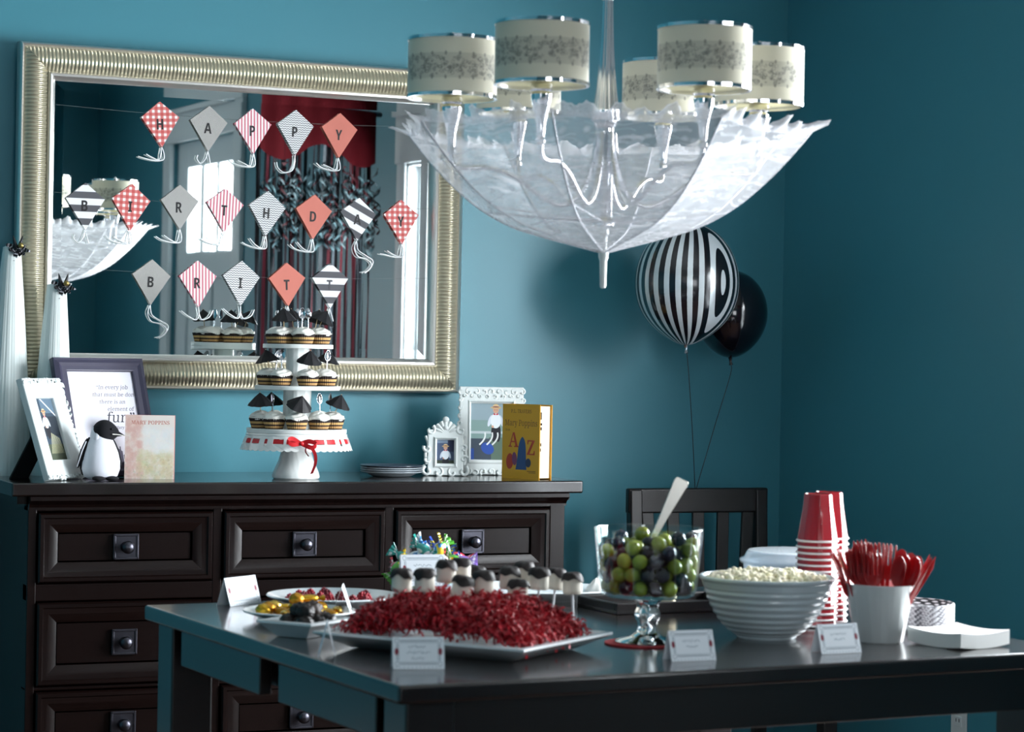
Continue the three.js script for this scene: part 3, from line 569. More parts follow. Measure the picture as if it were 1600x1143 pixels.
{
  // quotation in a slate moulded frame
  const quote = canvasTexture(768, 1024, (c) => {
    c.fillStyle = '#eceaf4'; c.fillRect(0, 0, 768, 1024);
    c.fillStyle = '#8d8a9e'; c.textAlign = 'center';
    const line = (s, x, y, px, col = '#45425a') => { c.save(); c.translate(x, y); c.transform(1, 0, -0.22, 1, 0, 0); c.fillStyle = col; c.font = px + 'px serif'; c.fillText(s, 0, 0); c.restore(); };
    line('“In every job', 500, 210, 58); line('that must be done', 520, 290, 58); line('there is an', 480, 368, 58); line('element of', 560, 446, 58); line('fun”', 540, 570, 150, '#34323e'); line('- Mary Poppins', 590, 640, 40);
    c.fillStyle = '#5a5868';                                                                                        // roofs along the foot of the print
    let x = 0; reseed(5); while (x < 768) { const ww = rnd(46, 100), hh = rnd(90, 190); c.fillStyle = pick(['#5a5868', '#6d6a7c', '#4c4a58']); c.fillRect(x, 1024 - hh, ww, hh); c.beginPath(); c.moveTo(x - 4, 1024 - hh); c.lineTo(x + ww / 2, 1024 - hh - 40); c.lineTo(x + ww + 4, 1024 - hh); c.fill(); c.fillRect(x + ww * 0.7, 1024 - hh - 56, 13, 50); x += ww + 6; }
  });
  const w = 0.266, h = 0.318, b = 0.031, slate = mat('#3d3b50', 0.4);
  framedPicture('picture_frame', 'dark slate picture frame with a quotation about fun, behind the toy penguin', null, {
    w, h, inner: [-w / 2 + b, b, w / 2 - b, h - b], depth: 0.022, pos: [-0.408, SB, 0.27], turn: 0.3, lean: 0.33, frameM: slate, print: quote, strut: [0.07, 0.2, 0.1],
    moulding: merge([bevelRing(-w / 2, 0, w / 2, h, 0.01, 0.022, 0.027), bevelRing(-w / 2 + 0.01, 0.01, w / 2 - 0.01, h - 0.01, 0.021, 0.027, 0.014)]),
  });
  // distressed white ornate frame, turned towards the window
  const w2 = 0.172, h2 = 0.262, shot1 = snapshot(384, 640, [['#3a4a5a', 0, 0, 1, 1], ['#5c7284', 0.3, 0, 0.7, 0.25], ['#2b3540', 0, 0.3, 1, 0.3], ['#47503f', 0, 0.72, 1, 0.28]], [0.38, 0.25, 0.22, true,
    (c, W, H) => { c.strokeStyle = '#c9c6a0'; c.lineWidth = 9; for (let i = 0; i < 9; i++) { c.beginPath(); c.moveTo(W * (0.5 + i * 0.04), H * (0.55 + i * 0.01)); c.lineTo(W * (0.3 + i * 0.07), H * 0.86); c.stroke(); } c.lineWidth = 16; c.strokeStyle = '#dde2ea'; c.beginPath(); c.moveTo(W * 0.3, 0); c.lineTo(W * 0.95, H * 0.3); c.stroke(); }]);
  const carve1 = [];
  for (let i = 0; i <= 12; i++) { const x = -w2 / 2 + 0.004 + (w2 - 0.008) * i / 12; carve1.push(scroll(x, h2 - 0.004, 0.0085, i, i % 2 ? 1 : -1, 0.0042).translate(0, 0, 0.012), scroll(x, 0.006, 0.0075, i, i % 2 ? -1 : 1, 0.0038).translate(0, 0, 0.012)); }
  for (let i = 0; i < 16; i++) { const y = 0.015 + (h2 - 0.03) * i / 15; carve1.push(bead(-w2 / 2 + 0.002, y, 0.0055, 0.012), scroll(w2 / 2 + 0.004 + 0.005 * Math.sin(i * 1.3), y, 0.009, i * 0.8, 1, 0.0044).translate(0, 0, 0.01)); }
  framedPicture('picture_frame', 'white scroll-edged picture frame with a tall narrow photo, leaning beside the toy penguin', null, {
    w: w2, h: h2, inner: [-w2 / 2 + 0.034, 0.044, w2 / 2 - 0.05, h2 - 0.048], depth: 0.02, pos: [-0.568, SB, 0.395], turn: 0.8, lean: 0.33, frameM: mat('#dde4e4', 0.5), print: shot1, strut: [0.085, 0.15, 0.13], carve: carve1,
  });
  // large white baroque frame
  const w3 = 0.19, h3 = 0.243, shot2 = snapshot(640, 832, [['#8fa3ac', 0, 0, 1, 1], ['#7f9a96', 0, 0.32, 1, 0.3], ['#5d7264', 0.45, 0.6, 0.55, 0.4], ['#3f4a58', 0, 0.62, 0.5, 0.38], ['#b7c2c6', 0, 0.5, 0.9, 0.04]], [0.6, 0.15, 0.29, true,
    (c, W, H) => { c.fillStyle = '#2c4fa0'; c.beginPath(); c.ellipse(W * 0.42, H * 0.78, W * 0.15, H * 0.09, 0.5, 0, 7); c.fill(); c.strokeStyle = '#dfe3e2'; c.lineWidth = 22; for (const k of [0.3, 0.46, 0.58]) { c.beginPath(); c.moveTo(W * (k + 0.06), H * 0.52); c.quadraticCurveTo(W * (k + 0.1), H * 0.62, W * (k - 0.06), H * 0.72); c.stroke(); } c.fillStyle = '#24468f'; c.fillRect(0, H * 0.78, W * 0.12, H * 0.2); }]);
  const carve2 = [];
  for (let i = 0; i <= 8; i++) { const x = -w3 / 2 + 0.008 + (w3 - 0.016) * i / 8; carve2.push(scroll(x, h3 - 0.008, 0.0105, i * 1.1, i % 2 ? 1 : -1, 0.0042).translate(0, 0, 0.012), scroll(x, 0.008, 0.0105, i * 1.4, i % 2 ? -1 : 1, 0.0045).translate(0, 0, 0.012)); if (i < 8) carve2.push(scroll(x + 0.011, h3 - 0.021, 0.006, i, 1, 0.003).translate(0, 0, 0.014)); }
  for (let i = 1; i < 10; i++) { const y = 0.008 + (h3 - 0.016) * i / 10; for (const s of [-1, 1]) carve2.push(scroll(s * (w3 / 2 - 0.006), y, 0.0085, i + s, s, 0.004).translate(0, 0, 0.012)); }
  const B3 = 0.03;
  for (let i = 0; i <= 30; i++) { carve2.push(bead(-w3 / 2 + B3 + (w3 - 2 * B3) * i / 30, h3 - B3, 0.0017, 0.019), bead(-w3 / 2 + B3 + (w3 - 2 * B3) * i / 30, B3, 0.0017, 0.019)); }
  const baroque = mat('#dfe5e4', 0.42);
  framedPicture('picture_frame', 'large white baroque picture frame behind the mustard yellow book', null, {
    w: w3 - 0.014, h: h3, inner: [-w3 / 2 + 0.034, 0.036, w3 / 2 - 0.034, h3 - 0.038], depth: 0.02, pos: [0.69, SB, 0.215], turn: -0.32, lean: 0.13, frameM: baroque, print: shot2, carve: carve2, strut: [0.05, 0.15, 0.09],
    moulding: merge([bevelRing(-w3 / 2 + 0.026, 0.028, w3 / 2 - 0.026, h3 - 0.03, 0.006, 0.019, 0.023), bevelRing(-w3 / 2 + 0.032, 0.034, w3 / 2 - 0.032, h3 - 0.036, 0.005, 0.021, 0.014)]),
  });
  // small white baroque frame with a shell crest
  const w4 = 0.1, h4 = 0.122, shot3 = snapshot(384, 512, [['#4c5b78', 0, 0, 1, 1], ['#7d8ea4', 0, 0, 1, 0.2], ['#2b3350', 0.6, 0.1, 0.4, 0.4], ['#3c4438', 0, 0.8, 1, 0.2]], [0.5, 0.36, 0.4, true]);
  const carve3 = [];
  for (let i = 0; i < 7; i++) { const a = Math.PI * (0.12 + 0.76 * i / 6); carve3.push(taper([V3(0, h4 - 0.006, 0.012), V3(0.02 * Math.cos(a), h4 - 0.004 + 0.02 * Math.sin(a), 0.016), V3(0.034 * Math.cos(a), h4 - 0.006 + 0.036 * Math.sin(a), 0.012)], (t) => 0.003 + 0.0035 * t, 10, 8)); }
  carve3.push(bead(0, h4 + 0.034, 0.0095, 0.012), bead(0, h4 + 0.012, 0.008, 0.016));
  for (const s of [-1, 1]) carve3.push(scroll(s * 0.043, h4 + 0.004, 0.014, s > 0 ? 2 : 1, s, 0.0055).translate(0, 0, 0.01), scroll(s * 0.05, 0.012, 0.0155, s > 0 ? 1 : 2, -s, 0.006).translate(0, 0, 0.01), scroll(s * 0.02, 0.008, 0.0145, 1.5, s, 0.0055).translate(0, 0, 0.01), scroll(s * 0.052, 0.045, 0.011, 0.4, s, 0.0045).translate(0, 0, 0.01), scroll(s * 0.05, 0.075, 0.012, 2.6, -s, 0.005).translate(0, 0, 0.01), taper([V3(s * 0.052, 0.03, 0.012), V3(s * 0.056, 0.06, 0.013), V3(s * 0.048, 0.085, 0.012), V3(s * 0.056, 0.11, 0.012)], () => 0.0042, 14, 8));
  framedPicture('picture_frame', 'small white baroque picture frame with a shell crest on top', null, {
    w: w4 - 0.006, h: h4, inner: [-0.027, 0.027, 0.027, 0.101], depth: 0.018, pos: [0.54, SB, 0.245], turn: -0.34, lean: 0.14, frameM: baroque, print: shot3, carve: carve3, strut: [0.035, 0.09, 0.06],
    moulding: merge([bevelRing(-0.034, 0.02, 0.034, 0.108, 0.005, 0.018, 0.023), bevelRing(-0.029, 0.025, 0.029, 0.103, 0.004, 0.021, 0.012)]),
  });
}

// ------------------------------------------------------------------ books
function book(label, { w, h, d, pos, turn, cover, spine, back, pages, rounded, fore }) {
  const t = thing('book', label, 'book', pos, turn);
  const c = 0.0028, pic = new THREE.BoxGeometry(w, h, c);
  part(t, 'front_cover', pic.translate(0, h / 2, d / 2 - c / 2), [spine, spine, spine, spine, cover, spine]);
  part(t, 'back_cover', box(w, h, c, 0, h / 2, -d / 2 + c / 2), back ?? spine);
  part(t, 'spine', box(c, h, d - 2 * c, -w / 2 + c / 2, h / 2, 0), spine);
  part(t, 'page_block', box(w - 0.012, h - 0.008, d - 2 * c - 0.0004, 0.0, h / 2, 0), pages);
  fore?.(t);
  return t;
}
{
  const pageMap = canvasTexture(256, 64, (c) => { c.fillStyle = '#e6dcc4'; c.fillRect(0, 0, 256, 64); for (let i = 0; i < 160; i++) { c.fillStyle = 'rgba(120,100,70,' + rnd(0.05, 0.25) + ')'; c.fillRect(rnd(0, 256), 0, 1.2, 64); } });
  const pages = mat('#ffffff', 0.85, { map: pageMap });
  const az = canvasTexture(640, 832, (c, w, h) => {
    c.fillStyle = '#d9a51e'; c.fillRect(0, 0, w, h);
    c.fillStyle = '#5a3a1a'; c.textAlign = 'center'; c.font = '54px serif'; c.fillText('P.L. TRAVERS', w / 2, 96); c.font = '92px serif'; c.fillText('Mary Poppins', w / 2, 240, 560); c.font = '34px serif'; c.fillText('from', 92, 300);
    c.fillStyle = '#b03a24'; c.font = 'bold 230px serif'; c.fillText('A', 195, 480); c.fillText('Z', 495, 560);
    c.fillStyle = '#1f4f86'; c.beginPath(); c.moveTo(345, 360); c.bezierCurveTo(430, 400, 400, 520, 425, 730); c.lineTo(235, 730); c.bezierCurveTo(285, 560, 260, 420, 345, 360); c.fill();   // a plain blue bell shape and red and purple ovals
    c.fillStyle = '#b23a22'; c.beginPath(); c.ellipse(135, 640, 62, 88, 0.1, 0, 7); c.fill(); c.fillStyle = '#7a3f6a'; c.beginPath(); c.ellipse(215, 610, 42, 74, -0.1, 0, 7); c.fill(); c.fillStyle = '#233a5a'; c.beginPath(); c.ellipse(452, 650, 46, 50, 0, 0, 7); c.fill();
    c.fillStyle = '#5a3a1a'; c.fillRect(430, 740, 150, 7); c.fillRect(460, 756, 120, 6);
  });
  const mustard = mat('#c98f1f', 0.5);
  book('mustard yellow hardback book with cream pages standing before the large white frame', { w: 0.142, h: 0.205, d: 0.05, pos: [0.7203, SB, 0.4008], turn: -1.17, cover: mat('#ffffff', 0.4, { map: az, clearcoat: 0.3, clearcoatRoughness: 0.2 }), spine: mustard, pages,
    fore: (t) => { for (const [y, z, l] of [[0.175, 0.02, 0.02], [0.152, 0.018, 0.006], [0.14, 0.019, 0.008], [0.096, 0.02, 0.008], [0.082, 0.021, 0.008]]) part(t, 'index_tab', box(0.004, l, 0.003, 0.066, y, z - 0.004), blackPaper); } });
  const pinkCover = canvasTexture(512, 640, (c, w, h) => {
    c.fillStyle = '#efe6df'; c.fillRect(0, 0, w, h); reseed(31);
    const blot = (n, x0, x1, y0, y1, cols, r0, r1) => { for (let i = 0; i < n; i++) { c.globalAlpha = rnd(0.05, 0.2); c.fillStyle = pick(cols); c.beginPath(); c.ellipse(rnd(x0, x1), rnd(y0, y1), rnd(r0, r1), rnd(r0, r1), rnd(0, 3), 0, 7); c.fill(); } };
    blot(260, 0, 170, 0, h, ['#dba79b', '#e6bdb0', '#cf9a92'], 14, 46); blot(300, 130, w, 360, h, ['#d9c795', '#c9cfa6', '#e3d3a8', '#cdb98f'], 12, 44); blot(120, 200, w, 130, 380, ['#f5f2ee', '#e2ebee'], 20, 60); blot(150, 0, w, 420, h, ['#b9a27c', '#c7a88c', '#9fae94'], 4, 14);
    c.globalAlpha = 1; c.fillStyle = '#c67f70'; c.font = 'bold 52px serif'; c.textAlign = 'center'; c.fillText('MARY POPPINS', 262, 92, 400);
  });
  book('pale pink and cream picture book standing upright next to the toy penguin', { w: 0.128, h: 0.166, d: 0.024, pos: [-0.326, SB, 0.335], turn: -0.33, cover: mat('#ffffff', 0.35, { map: pinkCover, clearcoat: 0.5, clearcoatRoughness: 0.15 }), spine: mat('#d98f86', 0.45), pages });
}

// ------------------------------------------------------------------ toy penguin
{
  const t = thing('toy_penguin', 'plush toy penguin with black head, white belly and black flippers on the sideboard', 'soft toy', [-0.474, SB, 0.41], 0.12);
  part(t, 'body', bend(lathe([[0.0001, 0.004], [0.03, 0.004], [0.044, 0.012], [0.0495, 0.03], [0.049, 0.05], [0.044, 0.072], [0.036, 0.092], [0.029, 0.107], [0.026, 0.122], [0.022, 0.136], [0.0001, 0.146]], 48), (v) => { v.z *= 0.92; v.z += 0.004 * Math.sin(v.y * 26); }), whitePlush);
  part(t, 'black_back', bend(lathe([[0.03, 0.006], [0.0455, 0.014], [0.051, 0.032], [0.0505, 0.052], [0.0455, 0.074], [0.0375, 0.094], [0.0305, 0.11]], 40), (v) => { const a = Math.atan2(v.z, v.x), k = a > 0 ? Math.min(1, Math.max(0, Math.sin(a) * 4)) : 0; v.x *= 1 - 0.2 * k; v.z = v.z * (1 - 0.9 * k) - 0.002; }), blackPlush);
  const head = bend(new THREE.SphereGeometry(1, 40, 28), (v) => { const f = Math.max(0, v.x); v.set(v.x * 0.031 + 0.006 * f ** 3, v.y * (0.0295 - 0.006 * f ** 2), v.z * (0.0285 - 0.007 * f ** 2)); });
  const hd = new THREE.Group(); hd.name = 'head'; hd.position.set(0.008, 0.126, 0.006); hd.rotation.set(0, -0.35, -0.12); t.add(hd);
  part(hd, 'hood', head, blackPlush);
  part(hd, 'beak', bend(new THREE.ConeGeometry(0.016, 0.03, 24, 6).rotateZ(-Math.PI / 2).translate(0.038, -0.002, 0), (v) => { v.y *= 0.72; v.y -= Math.max(0, v.x - 0.03) * 0.12; }), blackPlush);
  part(hd, 'beak_line', tube([V3(0.02, -0.004, 0.0255), V3(0.034, -0.0035, 0.0145), V3(0.05, -0.005, 0.0035)], 0.0012, 16, 6), mat('#d5d2cc', 0.7));
  for (const s of [-1, 1]) part(hd, 'eye', new THREE.SphereGeometry(0.0028, 12, 10).translate(0.017, 0.009, s * 0.0235), mat('#050508', 0.1));
  part(hd, 'white_cheek', new THREE.SphereGeometry(0.02, 24, 16).scale(0.62, 0.95, 0.8).translate(-0.0165, -0.019, 0.0095), whitePlush);
  for (const s of [-1, 1]) part(t, 'flipper', bend(new THREE.SphereGeometry(1, 24, 20), (v) => { const k = (1 - v.y) / 2; v.set(s * (0.034 + 0.024 * k + v.x * 0.0065), 0.07 + v.y * 0.038, v.z * (0.01 + 0.009 * k) * (1 - 0.5 * k ** 4) - 0.006); }), blackPlush);
  part(t, 'flipper_edge', tube([V3(-0.041, 0.1, 0.006), V3(-0.0525, 0.078, 0.011), V3(-0.061, 0.05, 0.009), V3(-0.063, 0.036, 0.003)], 0.0014, 16, 6), whitePlush);
  for (const s of [-1, 1]) part(t, 'foot', bend(new THREE.SphereGeometry(1, 24, 16), (v) => { v.set(s * 0.018 + v.x * 0.016 * (1 + 0.3 * v.z), 0.0068 + v.y * 0.0066, 0.036 + v.z * 0.021); }), blackPlush);
}

// ------------------------------------------------------------------ small stack of plates on the sideboard
{
  const plateG = turned([[0.0001, 0.002], [0.05, 0.0], [0.056, 0.0015], [0.07, 0.009], [0.084, 0.0115], [0.0865, 0.013], [0.0865, 0.0145], [0.084, 0.0138], [0.069, 0.0112], [0.055, 0.0042], [0.0001, 0.0042]], 64, 0.8);
  const gm = mat('#aab3ba', 0.35), dm = mat('#3c4654', 0.3);
  for (let k = 0; k < 4; k++) { const o = thing('dessert_plate', ORD[k] + ' dessert plate from the bottom of the small dark-topped stack on the sideboard', 'plate', [0.375, SB + 0.0005 + k * 0.0056, 0.26], 0, 'dessert plates stacked on the sideboard'); part(o, 'plate_body', plateG, k === 3 ? dm : gm); }
}

// ------------------------------------------------------------------ chandelier
const CH = V3(0.016, 0, 2.374);
// ang: 0 = towards the camera's right, 90 = towards the camera (degrees)
const around = (deg, r, y) => { const a = deg * Math.PI / 180; return V3(r * (Math.cos(a) * Math.cos(YAW) - Math.sin(a) * Math.sin(YAW)), y, r * (Math.cos(a) * Math.sin(YAW) + Math.sin(a) * Math.cos(YAW))); };
{
  const c = thing('chandelier', 'chrome six-arm chandelier with cream drum shades hanging above the table', 'chandelier', [CH.x, 0, CH.z]);
  part(c, 'ceiling_rose', turned([[0.0001, CEIL], [0.065, CEIL], [0.065, CEIL - 0.012], [0.05, CEIL - 0.03], [0.012, CEIL - 0.04], [0.0001, CEIL - 0.04]], 40), chrome);
  part(c, 'rod', turned([[0.0001, CEIL - 0.03], [0.0085, CEIL - 0.03], [0.0085, 1.96], [0.014, 1.955], [0.016, 1.948], [0.014, 1.941], [0.0085, 1.936], [0.0085, 1.9], [0.0001, 1.9]], 24), chrome);
  part(c, 'fluted_stem', bend(lathe([[0.0001, 2.06], [0.0085, 2.06], [0.009, 1.97], [0.0098, 1.91], [0.0115, 1.86], [0.0145, 1.81], [0.0185, 1.77], [0.0225, 1.735], [0.0255, 1.712], [0.0001, 1.71]], 72), (v) => {
    const a = Math.atan2(v.z, v.x), r0 = Math.hypot(v.x, v.z), r = r0 * (1 + 0.12 * Math.abs(Math.cos(6 * a)) - 0.06); v.x = r * Math.cos(a); v.z = r * Math.sin(a);
  }), chrome);
  part(c, 'collar', turned([[0.0001, 1.712], [0.02, 1.712], [0.022, 1.707], [0.019, 1.701], [0.015, 1.697], [0.015, 1.53], [0.02, 1.522], [0.02, 1.515], [0.0001, 1.51]], 32), chrome);
  const damask = canvasTexture(2048, 512, (k, w, h) => {
    k.fillStyle = '#f3f0e2'; k.fillRect(0, 0, w, h);
    k.fillStyle = '#dedccf'; k.fillRect(0, h * 0.3, w, h * 0.44);
    reseed(41);
    const n = 20;
    for (let i = 0; i < n; i++) {
      const x = (i + 0.5) * w / n, y = h * 0.52;
      k.strokeStyle = '#8b8a84'; k.lineWidth = 4;
      for (let q = 0; q < 26; q++) {
        const px = x + rnd(-48, 48), py = y + rnd(-104, 104) * (1 - Math.abs(px - x) / 140), r = rnd(6, 20), a = rnd(0, 6.28), s = rnd() < 0.5 ? 1 : -1; k.globalAlpha = rnd(0.35, 0.9);
        k.beginPath(); k.arc(px, py, r, a, a + s * rnd(2.4, 4.4), s < 0); k.arc(px + r * 0.3, py, r * 0.5, a + s * 4, a + s * 6.5, s < 0); k.stroke();
        k.fillStyle = '#97958d'; k.beginPath(); k.ellipse(px + rnd(-12, 12), py + rnd(-12, 12), rnd(2, 5), rnd(5, 13), rnd(0, 3), 0, 7); k.fill();
      }
      k.globalAlpha = 0.7; for (const e of [-1, 1]) { k.beginPath(); k.ellipse(x, y + e * 106, 9, 18, 0, 0, 7); k.fill(); }
    }
    k.globalAlpha = 1;
  });
  const shadeM = mat('#ffffff', 0.75, { map: damask, transmission: 0.4, thickness: 0 }), innerM = mat('#e9e0b4', 0.7), discM = mat('#ded59b', 0.5, { transmission: 0.3, thickness: 0 });
  const cupG = turned([[0.0001, 1.748], [0.019, 1.748], [0.02, 1.744], [0.02, 1.738], [0.016, 1.735], [0.0185, 1.73], [0.017, 1.718], [0.0125, 1.7], [0.0085, 1.678], [0.0066, 1.655], [0.0085, 1.65], [0.0085, 1.645], [0.0045, 1.641], [0.0001, 1.64]], 28, 0.5);
  for (let k = 0; k < 6; k++) {
    const deg = 55.5 + 60 * k, p = around(deg, 0.29, 0), q = [[0.016, 1.69], [0.022, 1.64], [0.045, 1.575], [0.078, 1.552], [0.115, 1.565], [0.165, 1.6], [0.215, 1.618], [0.262, 1.617], [0.284, 1.622], [0.29, 1.643]].map(([r, y]) => around(deg, r, y));
    part(c, 'arm', tube(q, 0.0048, 60, 10), chrome);
    part(c, 'candle_cup', cupG, chrome).position.set(p.x, 0, p.z);
    const s = new THREE.Group(); s.name = 'shade'; s.position.set(p.x, 1.748, p.z); s.rotation.y = k * 1.7; c.add(s);
    const R = 0.0835, H = 0.106;
    part(s, 'drum', new THREE.CylinderGeometry(R, R, H, 64, 1, true).translate(0, H / 2, 0), shadeM);
    part(s, 'lining', new THREE.CylinderGeometry(R - 0.0025, R - 0.0025, H, 64, 1, true).translate(0, H / 2, 0), innerM);
    for (const y of [0, H]) part(s, 'trim', turned([[R - 0.004, y - 0.003], [R + 0.0014, y - 0.003], [R + 0.0016, y + 0.003], [R - 0.004, y + 0.003], [R - 0.004, y - 0.003]], 64, 0.4), chrome);
    part(s, 'diffuser', new THREE.CylinderGeometry(R - 0.004, R - 0.004, 0.002, 56).translate(0, 0.004, 0), discM);
    const spokes = [0, 1, 2].map((j) => tube([V3(0, H - 0.004, 0), V3((R - 0.004) * Math.cos(j * 2.094), H - 0.001, (R - 0.004) * Math.sin(j * 2.094))], 0.0012, 3, 6));
    part(s, 'spider', merge([...spokes, tube([V3(0, 0.0, 0), V3(0, H * 0.5, 0), V3(0, H + 0.004, 0)], 0.002, 4, 8)]), chrome);
    part(s, 'finial', lathe([[0.0001, H + 0.016], [0.004, H + 0.013], [0.005, H + 0.009], [0.003, H + 0.005], [0.006, H + 0.002], [0.0001, H]], 16), chrome);
  }
}

// ------------------------------------------------------------------ lace parasol hung upside down under the chandelier
{
  const t = thing('lace_parasol', 'open white lace parasol hung upside down beneath the chandelier', 'parasol', [CH.x, 0, CH.z]);
  const prof = new THREE.CatmullRomCurve3([[0.004, 1.462], [0.05, 1.474], [0.11, 1.489], [0.185, 1.512], [0.255, 1.551], [0.31, 1.598], [0.352, 1.642], [0.392, 1.69]].map(([r, y]) => V3(r, y, 0)));
  reseed(8);
  // lace: net with bands of gathered, wavy denser threads
  const lace = canvasTexture(1024, 1024, (c, w, h) => {
    c.fillStyle = grey(98); c.fillRect(0, 0, w, h);
    c.strokeStyle = grey(150); c.lineWidth = 1.4; c.globalAlpha = 0.5;
    for (let i = -w; i < w; i += 11) { c.beginPath(); c.moveTo(i, 0); c.lineTo(i + h, h); c.moveTo(i + h, 0); c.lineTo(i, h); c.stroke(); }
    for (let i = 0; i < 330; i++) {
      const x = rnd(-60, w), y = rnd(0, h), L = rnd(50, 190), b = rnd(-13, 13); c.globalAlpha = rnd(0.25, 0.85); c.strokeStyle = grey(rnd(150, 255)); c.lineWidth = rnd(3, 15);
      c.beginPath(); c.moveTo(x, y); c.bezierCurveTo(x + L * 0.3, y - 16 + b, x + L * 0.6, y + 18 + b, x + L, y + rnd(-10, 10)); c.stroke();
    }
    for (let i = 0; i < 150; i++) { const x = rnd(0, w), y = rnd(0, h); c.globalAlpha = rnd(0.3, 0.7); c.strokeStyle = grey(rnd(40, 90)); c.lineWidth = rnd(2, 6); c.beginPath(); c.moveTo(x, y); c.bezierCurveTo(x + 30, y - 12, x + 60, y + 14, x + rnd(60, 120), y); c.stroke(); }
    for (let i = 0; i < 120; i++) { const x = rnd(0, w), y = rnd(0, h); c.globalAlpha = 0.55; c.strokeStyle = grey(240); c.lineWidth = 3; for (let k = 0; k < 5; k++) { c.beginPath(); c.ellipse(x + 7 * Math.cos(k * 1.257), y + 7 * Math.sin(k * 1.257), 5, 5, 0, 0, 7); c.stroke(); } }
    c.globalAlpha = 1;
  }, false);
  const laceM = mat('#eff0f7', 0.8, { alphaMap: lace, transparent: true, transmission: 0.3, thickness: 0, side: THREE.DoubleSide });
  const R0 = 16;
  for (let k = 0; k < 8; k++) {
    const a0 = R0 + 45 * k, a1 = a0 + 45;
    const g = sheet((u, v) => {
      const p = prof.getPoint(v), A = around(a0, p.x, p.y), B = around(a1, p.x, p.y), q = A.clone().lerp(B, u), s = 4 * u * (1 - u);
      q.y += s * (0.012 * v * v - 0.012 * v ** 6) + 0.0025 * Math.sin(v * 38 + 3 * Math.sin(u * 9 + k)) * v * s; const m = 1 - 0.02 * s * v; q.x *= m; q.z *= m;
      return q;
    }, 14, 40);
    const uv = g.attributes.uv; for (let i = 0; i < uv.count; i++) uv.setXY(i, (uv.getX(i) - 0.5) * (0.12 + 0.62 * uv.getY(i)) * 0.9 + 0.5 + k * 0.13, uv.getY(i) * 0.9 + k * 0.27);
    part(t, 'lace_panel', g, laceM);
  }
  lace.wrapS = lace.wrapT = THREE.RepeatWrapping;
  // frilled hem: a gathered strip that stands up from the rim, curling outward
  const hemMap = canvasTexture(512, 128, (c, w, h) => {
    c.fillStyle = '#000'; c.fillRect(0, 0, w, h); c.fillStyle = grey(165); c.beginPath(); c.moveTo(0, h); for (let x = 0; x <= w; x += 4) c.lineTo(x, 16 + 12 * Math.abs(Math.sin(x * Math.PI / 32))); c.lineTo(w, h); c.fill();
    reseed(19); for (let i = 0; i < 190; i++) { c.globalAlpha = rnd(0.3, 0.9); c.fillStyle = grey(rnd(80, 255)); c.beginPath(); c.ellipse(rnd(0, w), rnd(26, h), rnd(2, 7), rnd(2, 8), rnd(0, 3), 0, 7); c.fill(); }
    c.globalAlpha = 1; c.strokeStyle = grey(245); c.lineWidth = 5; c.beginPath(); for (let x = 0; x <= w; x += 4) c.lineTo(x, 19 + 12 * Math.abs(Math.sin(x * Math.PI / 32))); c.stroke();
  }, false);
  hemMap.wrapS = THREE.RepeatWrapping;
  const hemM = mat('#f3f3f8', 0.8, { alphaMap: hemMap, transparent: true, transmission: 0.3, thickness: 0, side: THREE.DoubleSide });
  for (let k = 0; k < 8; k++) {
    const a0 = R0 + 45 * k;
    const g = sheet((u, v) => {
      const A = around(a0, 0.39, 1.687), B = around(a0 + 45, 0.39, 1.687), s = 4 * u * (1 - u), q = A.lerp(B, u), wv = Math.sin(u * 40 + k * 2) * 0.6 + Math.sin(u * 23 + k) * 0.5, tip = (1 - s) ** 2;
      const m = 1 - 0.02 * s + (v * 0.02 * (0.6 + wv) + 0.02 * tip * v) / 0.37; q.x *= m; q.z *= m;
      q.y += -0.018 * s * 0.6 + v * (0.027 + 0.011 * wv) * (1 - 0.45 * tip);
      return q;
    }, 110, 6);
    const uv = g.attributes.uv; for (let i = 0; i < uv.count; i++) uv.setXY(i, uv.getX(i) * 1.5 + k * 0.37, uv.getY(i));
    part(t, 'frill', g, hemM);
  }
  const wire = mat('#dcdde4', 0.3, { metalness: 0.4 });
  for (let k = 0; k < 8; k++) {
    const q = []; for (let i = 0; i <= 12; i++) { const p = prof.getPoint(i / 12); q.push(around(R0 + 45 * k, p.x + 0.001, p.y + 0.003)); }
    part(t, 'rib', tube(q, 0.0017, 30, 6), wire);
    const p = prof.getPoint(0.52);
    part(t, 'stretcher', tube([around(R0 + 45 * k, 0.009, 1.522), around(R0 + 45 * k, p.x * 0.55, (1.522 + p.y) / 2 + 0.002), around(R0 + 45 * k, p.x, p.y + 0.004)], 0.0017, 8, 6), wire);
  }
  part(t, 'shaft', turned([[0.0001, 1.5], [0.005, 1.5], [0.005, 1.46], [0.0001, 1.46]], 16), wire);
  part(t, 'runner', turned([[0.0001, 1.508], [0.0095, 1.508], [0.0095, 1.498], [0.0065, 1.494], [0.0065, 1.47], [0.009, 1.466], [0.0001, 1.464]], 20), whitePlastic);
  part(t, 'ferrule', turned([[0.0001, 1.468], [0.0095, 1.466], [0.0088, 1.455], [0.0065, 1.448], [0.006, 1.402], [0.0045, 1.398], [0.0001, 1.397]], 20), whitePlastic);
}

